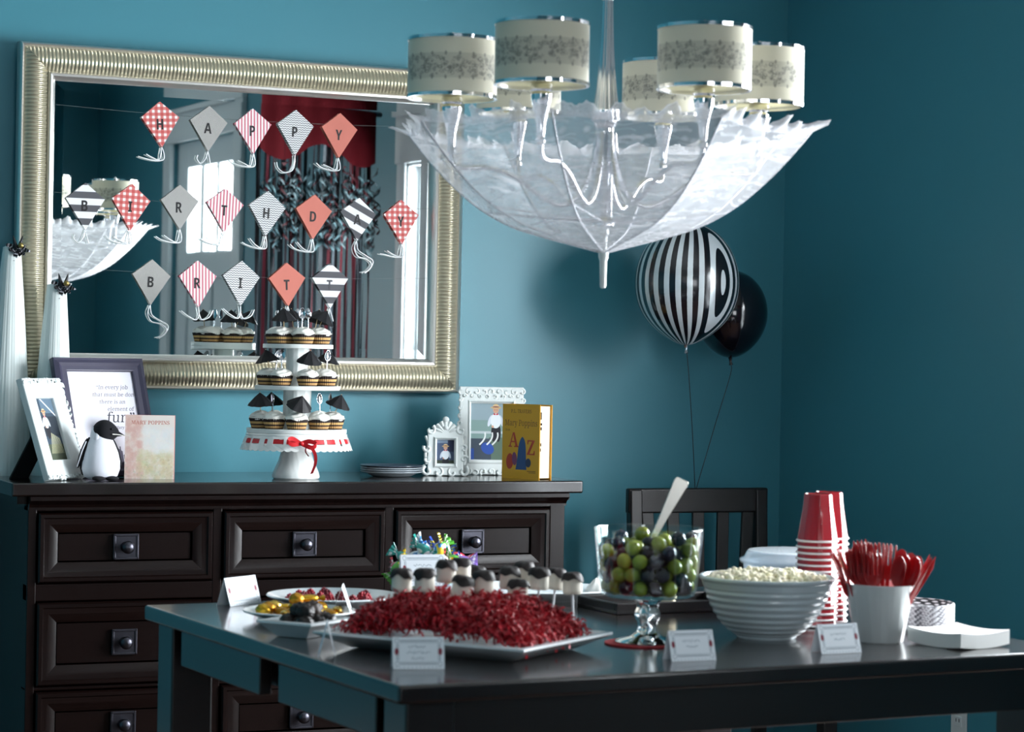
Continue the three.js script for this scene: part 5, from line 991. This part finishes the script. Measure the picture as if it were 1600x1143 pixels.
{
  // ------------------------------ wrapped candies on the far oval platter
  const C = V3(0.06, TT, 1.86), p = thing('oval_platter', 'oval white platter under the heap of wrapped candies, at the far side of the table', 'platter', C.toArray(), -0.35);
  part(p, 'platter_body', platterG(0.235, 0.125, 0.024), porcelain);
  const HC = V3(-0.092, TT + 0.012, 1.79);
  const b = thing('candy_bowl', 'shallow clear bowl heaped with wrapped candies on the oval platter', 'bowl', HC.toArray());
  part(b, 'bowl_body', lathe([[0.0001, 0.002], [0.04, 0.002], [0.062, 0.014], [0.088, 0.038], [0.092, 0.05], [0.09, 0.05], [0.085, 0.039], [0.06, 0.017], [0.0001, 0.006]], 48), mat('#eef4f6', 0.03, { transmission: 1, thickness: 0 }));
  const cols = [['#2f7fd0', '#e8eef8'], ['#e9edf2', '#4fa0dd'], ['#3a59c8', '#f0d23a'], ['#59b23c', '#eaf3e4'], ['#c8353f', '#f2e3e0'], ['#8c6bc0', '#efeaf6'], ['#e6c92f', '#2f7fd0'], ['#39a59a', '#f4f6f6']];
  const wraps = cols.map(([a, c2], n) => mat('#ffffff', 0.25, { clearcoat: 0.7, clearcoatRoughness: 0.1, map: canvasTexture(128, 64, (c) => { c.fillStyle = a; c.fillRect(0, 0, 128, 64); c.fillStyle = c2; for (let i = 0; i < 5; i++) { c.beginPath(); c.ellipse(12 + i * 27, 20 + (i * 23 + n * 9) % 28, 9, 13, 0.6, 0, 7); c.fill(); } }) }));
  const body = bend(new THREE.SphereGeometry(1, 22, 16), (v) => v.set(v.x * 0.0185, v.y * 0.0105, v.z * 0.0115));
  const twist = (s) => sheet((u, v) => { const r = 0.004 + 0.014 * v, a = (u - 0.5) * 2.2; return V3(s * (0.0165 + 0.018 * v), r * Math.sin(a) * 1.1, 0.004 * Math.sin(u * 26) * v); }, 16, 4);
  const T1 = twist(1), T2 = twist(-1); let pc; reseed(515);
  const dd = [];
  for (let layer = 0; layer < 4; layer++) { const n = [13, 14, 11, 6][layer], R = [0.062, 0.08, 0.064, 0.034][layer]; for (let k = 0; k < n; k++) { const a = k / n * 6.283 + layer * 0.5, r = R * (k % 3 === 2 ? 0.45 : 0.95); dd.push([HC.x + r * Math.cos(a), HC.y + 0.028 + layer * 0.019 + rnd(0, 0.006), HC.z + r * Math.sin(a), rnd(0, 6.28), layer]); } }
  const colourName = ['blue', 'white and blue', 'royal blue and yellow', 'green', 'red', 'violet', 'yellow', 'teal'], layerName = ['bottom', 'second', 'third', 'top'];
  dd.forEach(([x, y, z, a, l], i) => { const c = i % 8, lbl = colourName[c] + ' twist-wrapped candy in the ' + layerName[l] + ' layer of the heap'; const o = pc ? copyOf(pc, [x, y, z], a, lbl) : (pc = thing('wrapped_candy', lbl, 'candy', [x, y, z], a, 'wrapped candies heaped on the far platter')); if (o === pc) { part(o, 'candy_body', body, wraps[0]); part(o, 'twist', T1, wraps[0]); part(o, 'twist', T2, wraps[0]); } o.rotation.set(rnd(-0.5, 0.5), a, rnd(-0.9, 0.9)); o.children.forEach((q) => { q.material = wraps[c]; }); });
  // white meringues at the other end of the platter
  let pm; const mg = bend(lathe([[0.0001, 0], [0.017, 0], [0.02, 0.006], [0.018, 0.013], [0.012, 0.02], [0.006, 0.027], [0.0001, 0.032]], 40), (v) => { const a = Math.atan2(v.z, v.x), r = Math.hypot(v.x, v.z) * (1 + 0.08 * Math.cos(7 * a + v.y * 120)); v.x = r * Math.cos(a); v.z = r * Math.sin(a); });
  [[0.228, 1.915], [0.262, 1.925], [0.25, 1.88]].forEach(([x, z], i) => { const lbl = ORD[i] + ' white meringue at the grape-bowl end of the oval platter'; if (pm) copyOf(pm, [x, TT + 0.014, z], i, lbl); else { pm = thing('meringue', lbl, 'meringue', [x, TT + 0.014, z], 0, 'meringues on the oval platter'); part(pm, 'meringue_body', mg, mat('#ece9e4', 0.7)); } });
}
{
  // ------------------------------ dark serving tray with cream biscuits, behind the grape bowl
  const t = thing('serving_tray', 'low dark wooden serving tray behind the grape bowl', 'tray', [0.29, TT, 2.1], 0.05);
  part(t, 'tray_base', box(0.3, 0.008, 0.17, 0, 0.004, 0, 0.002), tableWood);
  for (const s of [-1, 1]) { part(t, 'tray_side', box(0.3, 0.018, 0.009, 0, 0.014, s * 0.0805, 0.003), chairWood); part(t, 'tray_side', box(0.009, 0.018, 0.152, s * 0.1455, 0.014, 0, 0.003), chairWood); }
  const bg = turned([[0.0001, 0], [0.02, 0], [0.023, 0.002], [0.0235, 0.006], [0.0215, 0.01], [0.0001, 0.0115]], 32, 1); let pb;
  for (let k = 0; k < 4; k++) { const pos = [0.296 + 0.002 * (k % 2), TT + 0.0082 + k * 0.0112, 2.1], lbl = ORD[k] + ' cream biscuit from the bottom of the stack between the grape bowl and popcorn'; if (pb) copyOf(pb, pos, k, lbl); else { pb = thing('biscuit', lbl, 'biscuit', pos, 0, 'stacked cream biscuits'); part(pb, 'biscuit_body', bg, mat('#e3d6b4', 0.7)); } }
}

// ------------------------------------------------------------------ trifle bowl of grapes
const GB = V3(-0.005, TT + 0.003, 2.63);
{
  const co = thing('red_coaster', 'flat red round mat under the stemmed grape bowl', 'coaster', [GB.x - 0.01, TT + 0.0002, GB.z]);
  part(co, 'felt', turned([[0.0001, 0], [0.0665, 0], [0.067, 0.0014], [0.0665, 0.0026], [0.0001, 0.0026]], 48), mat('#9c1420', 0.7));
  const t = thing('trifle_bowl', 'clear glass trifle bowl on a stem filled with green and black grapes', 'glass bowl', GB.toArray());
  const glass = mat('#f4fafa', 0.0, { transmission: 1, thickness: 0, ior: 1.5 }), solid = mat('#f2fafa', 0.0, { transmission: 1, thickness: 0.02, ior: 1.5 });
  part(t, 'bowl', lathe([[0.0001, 0.079], [0.04, 0.079], [0.072, 0.081], [0.083, 0.085], [0.0865, 0.095], [0.0975, 0.201], [0.0985, 0.203], [0.0965, 0.2035], [0.0955, 0.201], [0.0845, 0.097], [0.081, 0.089], [0.0001, 0.085]], 96), glass);
  part(t, 'stem', turned([[0.0001, 0.0785], [0.03, 0.0785], [0.022, 0.071], [0.0185, 0.062], [0.022, 0.054], [0.0235, 0.046], [0.0185, 0.036], [0.0165, 0.028], [0.0195, 0.018], [0.03, 0.01], [0.052, 0.005], [0.0575, 0.002], [0.057, 0.0], [0.0001, 0.0]], 64, 0.8), solid);
  // settle the grapes: fall, push apart, stay inside the wall
  reseed(2024);
  const N = 124, r = 0.0138, R = (y) => 0.0845 + (y - 0.097) * 0.106 - r - 0.0008, P = [];
  for (let i = 0; i < N; i++) { const a = rnd(0, 6.283), q = Math.sqrt(rnd()) * 0.07; P.push([q * Math.cos(a), 0.1 + rnd(0, 0.2), q * Math.sin(a)]); }
  for (let it = 0; it < 320; it++) {
    for (const p of P) p[1] -= 0.0012 * (1 - it / 330);
    for (let i = 0; i < N; i++) for (let j = i + 1; j < N; j++) {
      const a = P[i], b = P[j], dx = b[0] - a[0], dy = b[1] - a[1], dz = b[2] - a[2], d2 = dx * dx + dy * dy + dz * dz;
      if (d2 < 4 * r * r && d2 > 1e-12) { const d = Math.sqrt(d2), k = (2 * r - d) / d * 0.5; a[0] -= dx * k; a[1] -= dy * k; a[2] -= dz * k; b[0] += dx * k; b[1] += dy * k; b[2] += dz * k; }
    }
    for (const p of P) { if (p[1] < 0.0865 + r) p[1] = 0.0865 + r; const q = Math.hypot(p[0], p[2]), m = R(p[1]); if (q > m) { p[0] *= m / q; p[2] *= m / q; } }
  }
  const grapeG = bend(new THREE.SphereGeometry(1, 22, 16), (v) => v.set(v.x * 0.013, v.y * 0.0144, v.z * 0.013));
  const scar = new THREE.CylinderGeometry(0.0016, 0.0013, 0.0012, 8).translate(0, 0.0146, 0);
  const greens = ['#8f982e', '#7f8728', '#a2a63c'].map((k) => mat(k, 0.22, { transmission: 0.12, thickness: 0.02 })), blacks = ['#16121f', '#221a30', '#2a1220'].map((k) => mat(k, 0.2, { clearcoat: 0.3 })), scarM = mat('#5a4a24', 0.8);
  let pg, pk; const ys = P.map((p) => p[1]).sort((a, b) => a - b), hi = ys[Math.floor(N * 0.74)], lo = ys[Math.floor(N * 0.4)];
  P.forEach((p, i) => {
    const layer = p[1] > hi ? 'top' : p[1] > lo ? 'middle' : 'bottom', green = rnd() < (layer === 'top' ? 0.72 : layer === 'middle' ? 0.45 : 0.58), pos = [GB.x + p[0], GB.y + p[1], GB.z + p[2]];
    const lbl = (green ? 'green grape' : 'black grape') + ' in the ' + layer + ' layer of the glass trifle bowl', grp = (green ? 'green' : 'black') + ' grapes, ' + layer + ' layer of the bowl';
    let o = green ? pg : pk;
    if (o) o = copyOf(o, pos, 0, lbl, grp); else { o = thing('grape', lbl, 'grape', pos, 0, grp); part(o, 'grape_skin', grapeG, green ? greens[0] : blacks[0]); part(o, 'stem_scar', scar, scarM); if (green) pg = o; else pk = o; }
    o.rotation.set(rnd(-1.5, 1.5), rnd(0, 6.28), rnd(-1.5, 1.5)); o.children[0].material = (green ? greens : blacks)[i % 3];
  });
  // serving spoon standing in the grapes
  const up = V3(0.058, 0.29, 0.0), dn = V3(-0.012, 0.145, 0.0), sp = thing('serving_spoon', 'silver serving spoon standing in the grapes with its flat handle up', 'spoon', GB.toArray(), -YAW);
  const ax = up.clone().sub(dn), L = ax.length(), h = new THREE.Shape(); h.moveTo(-0.004, 0); h.bezierCurveTo(-0.0045, L * 0.5, -0.009, L * 0.7, -0.0125, L * 0.95); h.quadraticCurveTo(-0.012, L, -0.008, L); h.lineTo(0.008, L); h.quadraticCurveTo(0.012, L, 0.0125, L * 0.95); h.bezierCurveTo(0.009, L * 0.7, 0.0045, L * 0.5, 0.004, 0);
  const turnQ = new THREE.Quaternion().setFromUnitVectors(V3(0, 1, 0), ax.clone().normalize()), hm = part(sp, 'handle', extrude(h, 0.0016, 0.0008), mat('#bdb9b2', 0.26, { metalness: 1 })); hm.position.copy(dn); hm.quaternion.copy(turnQ);
  const bowl = part(sp, 'spoon_bowl', bend(new THREE.SphereGeometry(1, 24, 18), (v) => v.set(v.x * 0.015, v.y * 0.024 - 0.02, v.z * 0.004 + 0.006 * (v.x * v.x + v.y * v.y))), silver); bowl.position.copy(dn); bowl.quaternion.copy(turnQ);
}

// ------------------------------------------------------------------ popcorn bowl
{
  const C = V3(0.253, TT, 2.6), t = thing('popcorn_bowl', 'large pale grey bowl with ribbed sides filled with popcorn', 'bowl', C.toArray());
  const out = [], prof = [[0.052, 0.0], [0.055, 0.004], [0.07, 0.014], [0.085, 0.029], [0.097, 0.047], [0.107, 0.067], [0.114, 0.086], [0.1195, 0.104]];
  const curve = new THREE.CatmullRomCurve3(prof.map(([r, y]) => V3(r, y, 0)));
  for (let i = 0; i <= 130; i++) { const p = curve.getPoint(i / 130); out.push([p.x + (i < 118 && i > 8 ? 0.0011 * Math.sin(i / 130 * 11 * 6.283) : 0), p.y]); }
  part(t, 'bowl_body', lathe([[0.0001, 0.001], ...out, [0.1235, 0.107], [0.1245, 0.111], [0.1225, 0.1135], [0.118, 0.1125], [0.114, 0.1], [0.107, 0.077], [0.096, 0.052], [0.075, 0.024], [0.0001, 0.012]], 96), mat('#b9c4c8', 0.25, { clearcoat: 0.4, clearcoatRoughness: 0.15 }));
  const kern = [0, 1, 2].map((s) => { reseed(700 + s); const b = []; for (let k = 0; k < 5; k++) b.push(new THREE.SphereGeometry(rnd(0.0045, 0.0065), 7, 6).scale(1, rnd(0.7, 1), 1).translate(rnd(-0.0055, 0.0055), rnd(-0.004, 0.005), rnd(-0.0055, 0.0055))); return merge(b); });
  const pile = thing('popcorn', 'heap of pale popcorn filling the ribbed grey bowl', 'popcorn', C.toArray()); pile.userData.kind = 'stuff';
  part(pile, 'popcorn_core', lathe([[0.0001, 0.106], [0.05, 0.104], [0.09, 0.098], [0.112, 0.094], [0.105, 0.078], [0.0001, 0.06]], 40), mat('#c9bb92', 0.9));
  const pm = mat('#e9e4d2', 0.8), dummy = new THREE.Object3D(), col = new THREE.Color(); reseed(709);
  kern.forEach((g) => { const n = 170, im = new THREE.InstancedMesh(g, pm, n); im.name = 'popcorn_kernels'; im.userData.kind = 'stuff'; im.castShadow = im.receiveShadow = true;
    for (let i = 0; i < n; i++) { const a = rnd(0, 6.283), r = 0.108 * Math.sqrt(rnd()); dummy.position.set(r * Math.cos(a), 0.102 + 0.011 * (1 - (r / 0.11) ** 2) + rnd(-0.003, 0.006), r * Math.sin(a)); dummy.rotation.set(rnd(0, 6), rnd(0, 6), rnd(0, 6)); dummy.updateMatrix(); im.setMatrixAt(i, dummy.matrix); const k = rnd(0.75, 1); im.setColorAt(i, col.setRGB(k, k * rnd(0.93, 1), k * rnd(0.78, 0.98))); }
    pile.add(im); });
}

// ------------------------------------------------------------------ red cups, bottom up, in two stacks
{
  const H = 0.093, red = mat('#93131f', 0.24, { clearcoat: 0.5, clearcoatRoughness: 0.1 }), rimM = mat('#e6dede', 0.3);
  const body = turned([[0.0001, H - 0.004], [0.023, H - 0.004], [0.0245, H], [0.0262, H - 0.001], [0.0268, H - 0.004], [0.0282, H - 0.022], [0.0285, H - 0.024], [0.0382, 0.006], [0.0375, 0.006], [0.0274, H - 0.03], [0.0255, H - 0.007], [0.0001, H - 0.007]], 56, 0.7), lip = new THREE.TorusGeometry(0.0388, 0.0021, 10, 64).rotateX(Math.PI / 2).translate(0, 0.0036, 0);
  let proto;
  for (const [nm, x, z] of [['front', 0.438, 2.462], ['rear', 0.497, 2.402]]) for (let k = 0; k < 15; k++) {
    const lbl = 'upside-down red plastic cup, ' + ORD[14 - k] + ' from the top of the ' + nm + ' stack', pos = [x, TT + k * 0.0115, z];
    if (proto) copyOf(proto, pos, 0, lbl, 'cups of the ' + nm + ' stack'); else { proto = thing('plastic_cup', lbl, 'cup', pos, 0, 'cups of the ' + nm + ' stack'); part(proto, 'cup_body', body, red); part(proto, 'white_rim', lip, rimM); }
  }
}
{
  // ------------------------------ clear lidded tub behind the cups
  const C = V3(0.515, TT, 2.235), t = thing('plastic_tub', 'clear round plastic tub with a lid behind the red cups', 'tub', C.toArray());
  const clear = mat('#eef3f7', 0.12, { transmission: 0.55, thickness: 0 });
  part(t, 'tub_body', lathe([[0.0001, 0.001], [0.088, 0.001], [0.092, 0.006], [0.1, 0.1], [0.104, 0.103], [0.102, 0.105], [0.098, 0.102], [0.09, 0.008], [0.0001, 0.004]], 64), clear);
  part(t, 'lid', lathe([[0.106, 0.1], [0.107, 0.108], [0.098, 0.112], [0.093, 0.122], [0.089, 0.126], [0.0001, 0.127], [0.0001, 0.1255], [0.088, 0.1245], [0.0915, 0.1205], [0.097, 0.1105], [0.105, 0.1065]], 64), clear);
}

// ------------------------------------------------------------------ cutlery tub
{
  const C = V3(0.428, TT, 2.705), t = thing('cutlery_tub', 'plain white flared tub holding red plastic cutlery', 'tub', C.toArray());
  part(t, 'tub_body', turned([[0.0001, 0.001], [0.042, 0], [0.0445, 0.002], [0.0635, 0.104], [0.0645, 0.1055], [0.063, 0.106], [0.0615, 0.104], [0.0425, 0.005], [0.0001, 0.004]], 72, 0.9), mat('#dfe4e4', 0.16, { clearcoat: 0.6, clearcoatRoughness: 0.06 }));
  const red = mat('#b81c22', 0.26, { transmission: 0.4, thickness: 0, clearcoat: 0.3 });
  const curve = (g) => bend(g, (v) => { v.z += v.y > 0.1 ? 0.05 * Math.sin((v.y - 0.1) * 34) * 0.12 : 0; });
  const forkS = new THREE.Shape(); { const s = forkS; s.moveTo(-0.0055, 0); s.lineTo(-0.0035, 0.06); s.lineTo(-0.0035, 0.1); s.quadraticCurveTo(-0.0125, 0.108, -0.013, 0.12); for (let k = 0; k < 4; k++) { const x = -0.013 + k * 0.0076; s.lineTo(x, 0.16); s.lineTo(x + 0.0017, 0.164); s.lineTo(x + 0.0034, 0.16); s.lineTo(x + 0.0034, 0.124); if (k < 3) s.lineTo(x + 0.0076, 0.124); } s.quadraticCurveTo(0.0125, 0.108, 0.0035, 0.1); s.lineTo(0.0035, 0.06); s.lineTo(0.0055, 0); }
  const spoonS = new THREE.Shape(); { const s = spoonS; s.moveTo(-0.0055, 0); s.lineTo(-0.0035, 0.06); s.lineTo(-0.0035, 0.1); s.bezierCurveTo(-0.019, 0.112, -0.017, 0.158, 0, 0.16); s.bezierCurveTo(0.017, 0.158, 0.019, 0.112, 0.0035, 0.1); s.lineTo(0.0035, 0.06); s.lineTo(0.0055, 0); }
  const knifeS = new THREE.Shape(); { const s = knifeS; s.moveTo(-0.0055, 0); s.lineTo(-0.0045, 0.085); s.lineTo(-0.0085, 0.092); s.quadraticCurveTo(-0.0095, 0.15, -0.002, 0.172); s.lineTo(0.0045, 0.15); s.lineTo(0.0045, 0.085); s.lineTo(0.0055, 0); }
  const G = { fork: curve(extrude(forkS, 0.0012, 0.0004)), spoon: curve(bend(new THREE.ExtrudeGeometry(spoonS, { depth: 0.0014, bevelEnabled: false, curveSegments: 20 }), (v) => { if (v.y > 0.104) v.z -= 0.005 * (1 - ((v.x / 0.016) ** 2 + ((v.y - 0.131) / 0.03) ** 2)); })), knife: curve(extrude(knifeS, 0.0012, 0.0004)) };
  const protos = {}; reseed(414);
  const put = (kind, az, lean, r, lift, face) => {                        // az: 0 = camera's right, 90 = towards the camera
    const foot = around(az, 0.012 + r * 0.4, 0), lbl = 'red plastic ' + kind + ' in the ' + (az < 45 ? 'outer right' : az < 105 ? 'near right' : az < 175 ? 'near left' : az < 215 ? 'left' : 'far') + ' part of the white cutlery tub', pos = [C.x + foot.x, TT + 0.006 + lift, C.z + foot.z];
    let o = protos[kind];
    if (o) o = copyOf(o, pos, 0, lbl); else { o = protos[kind] = thing('plastic_' + kind, lbl, kind, pos, 0, 'red plastic ' + (kind === 'knife' ? 'knive' : kind) + 's in the cutlery tub'); part(o, kind + '_body', G[kind], red); }
    const d = around(az, 1, 0).multiplyScalar(Math.sin(lean)); d.y = Math.cos(lean);
    const q = new THREE.Quaternion().setFromUnitVectors(V3(0, 1, 0), d.normalize());
    o.quaternion.copy(q).multiply(new THREE.Quaternion().setFromAxisAngle(V3(0, 1, 0), face));
  };
  for (let k = 0; k < 7; k++) put('fork', 180 - k * 9, 0.16 + 0.02 * (k % 3), 0.03, rnd(0.0, 0.008) + (k > 2 ? 0.012 : 0), -YAW + rnd(-0.3, 0.3));
  for (let k = 0; k < 6; k++) put('fork', 230 + k * 14, 0.14 + 0.02 * (k % 2), 0.025, rnd(0, 0.008), -YAW + rnd(-0.4, 0.4));
  for (let k = 0; k < 6; k++) put('fork', 110 + k * 12, 0.2, 0.03, rnd(-0.002, 0.004), -YAW + rnd(-0.4, 0.4));
  for (let k = 0; k < 8; k++) put('spoon', -40 + k * 15, 0.24 + 0.04 * (k % 3), 0.03, rnd(-0.004, 0.004), -YAW + rnd(-0.6, 0.6));
  for (let k = 0; k < 6; k++) put('knife', 160 + k * 12, 0.42 + 0.03 * (k % 2), 0.02, rnd(-0.004, 0.0), -YAW + 1.2 + rnd(-0.4, 0.4));
  for (let k = 0; k < 4; k++) put('knife', -12 + k * 14, 0.44 + 0.03 * (k % 2), 0.02, rnd(-0.004, 0.0), -YAW + 0.4 + rnd(-0.4, 0.4));
}

// ------------------------------------------------------------------ dotted paper plates
{
  const C = [0.604, TT, 2.52], dots = canvasTexture(512, 512, (c) => { c.fillStyle = '#e4e4e6'; c.fillRect(0, 0, 512, 512); c.fillStyle = '#14131a'; c.fillRect(0, 0, 512, 512); c.fillStyle = '#e6e6ea'; for (let y = 0; y < 10; y++) for (let x = 0; x < 20; x++) { c.beginPath(); c.ellipse(x * 25.6 + (y % 2) * 12.8, y * 51.2 + 25, 8, 14, 0, 0, 7); c.fill(); } });
  const g = bend(lathe([[0.0001, 0.0008], [0.066, 0.0008], [0.07, 0.002], [0.0865, 0.0125], [0.0885, 0.0128], [0.089, 0.0122], [0.0872, 0.0115], [0.071, 0.0012], [0.066, 0], [0.0001, 0]], 144), (v) => { const a = Math.atan2(v.z, v.x), r = Math.hypot(v.x, v.z), k = r > 0.069 ? 1 + 0.008 * Math.cos(36 * a) : 1; v.x *= k; v.z *= k; });
  // outside of the rim is plain fluted paper, the face is dotted
  const face = bend(lathe([[0.0001, 0.001], [0.066, 0.001], [0.07, 0.0022], [0.0866, 0.0128], [0.0886, 0.0131]], 144), (v) => { const a = Math.atan2(v.z, v.x), r = Math.hypot(v.x, v.z), k = r > 0.069 ? 1 + 0.008 * Math.cos(36 * a) : 1; v.x *= k; v.z *= k; });
  reseed(27);
  const speck = mat('#ffffff', 0.6, { map: canvasTexture(1024, 32, (c) => { c.fillStyle = '#d6d6da'; c.fillRect(0, 0, 1024, 32); for (let i = 0; i < 260; i++) { c.fillStyle = pick(['#3a3942', '#6c6b74', '#97969e']); c.beginPath(); c.ellipse(rnd(0, 1024), rnd(0, 32), rnd(2, 8), rnd(3, 9), 0, 0, 7); c.fill(); } }) });
  const out = mat('#dcdcdf', 0.6), inn = mat('#ffffff', 0.5, { map: dots }), hemG = bend(lathe([[0.0896, 0.0124], [0.0899, 0.0072]], 144), (v) => { const a = Math.atan2(v.z, v.x), k = 1 + 0.008 * Math.cos(36 * a); v.x *= k; v.z *= k; }); let proto;
  for (let k = 0; k < 12; k++) { const pos = [C[0], C[1] + 0.0003 + k * 0.0033, C[2]], lbl = 'dotted black paper plate, ' + ORD[11 - k] + ' from the top of the stack'; if (proto) copyOf(proto, pos, (k % 3) * 0.05, lbl); else { proto = thing('paper_plate', lbl, 'plate', pos, 0, 'dotted paper plates stacked by the cutlery tub'); part(proto, 'plate_body', g, out); part(proto, 'dotted_face', face, inn); part(proto, 'rim_edge', hemG, speck); } }
}

// ------------------------------------------------------------------ stack of square white napkins
{
  const S = 0.128;
  const leaf = (() => {
    const f = (y) => (u, v) => { const x = (u - 0.5), z = (v - 0.5), k = 16 * (x * x * z * z); return V3(x * S, y + 0.0045 * k + 0.0015 * (x * x + z * z), z * S); }, a = sheet(f(0.0034), 14, 14), b = sheet(f(0), 14, 14), pos = [];
    const edge = (g1) => sheet(g1, 14, 1), e = [edge((u, v) => f(v * 0.0034)(u, 1)), edge((u, v) => f(v * 0.0034)(1 - u, 0)), edge((u, v) => f(v * 0.0034)(1, 1 - u)), edge((u, v) => f(v * 0.0034)(0, u))];
    a.index.array.reverse(); a.computeVertexNormals();
    return merge([a, b, ...e]);
  })();
  const m = mat('#e9eae8', 0.8); let proto;
  for (let k = 0; k < 7; k++) { const pos = [0.542, TT + 0.0004 + k * 0.0037, 2.79], lbl = 'square white napkin, ' + ORD[6 - k] + ' from the top of the neat stack'; if (proto) copyOf(proto, pos, 0.24 + 0.006 * (k % 2), lbl); else { proto = thing('napkin', lbl, 'napkin', pos, 0.24, 'square white napkins stacked at the table edge'); part(proto, 'napkin_sheet', leaf, m); } }
}

scene.traverse((o) => { if (o.isMesh) { o.castShadow = true; o.receiveShadow = true; } });
renderer.render(scene, camera);
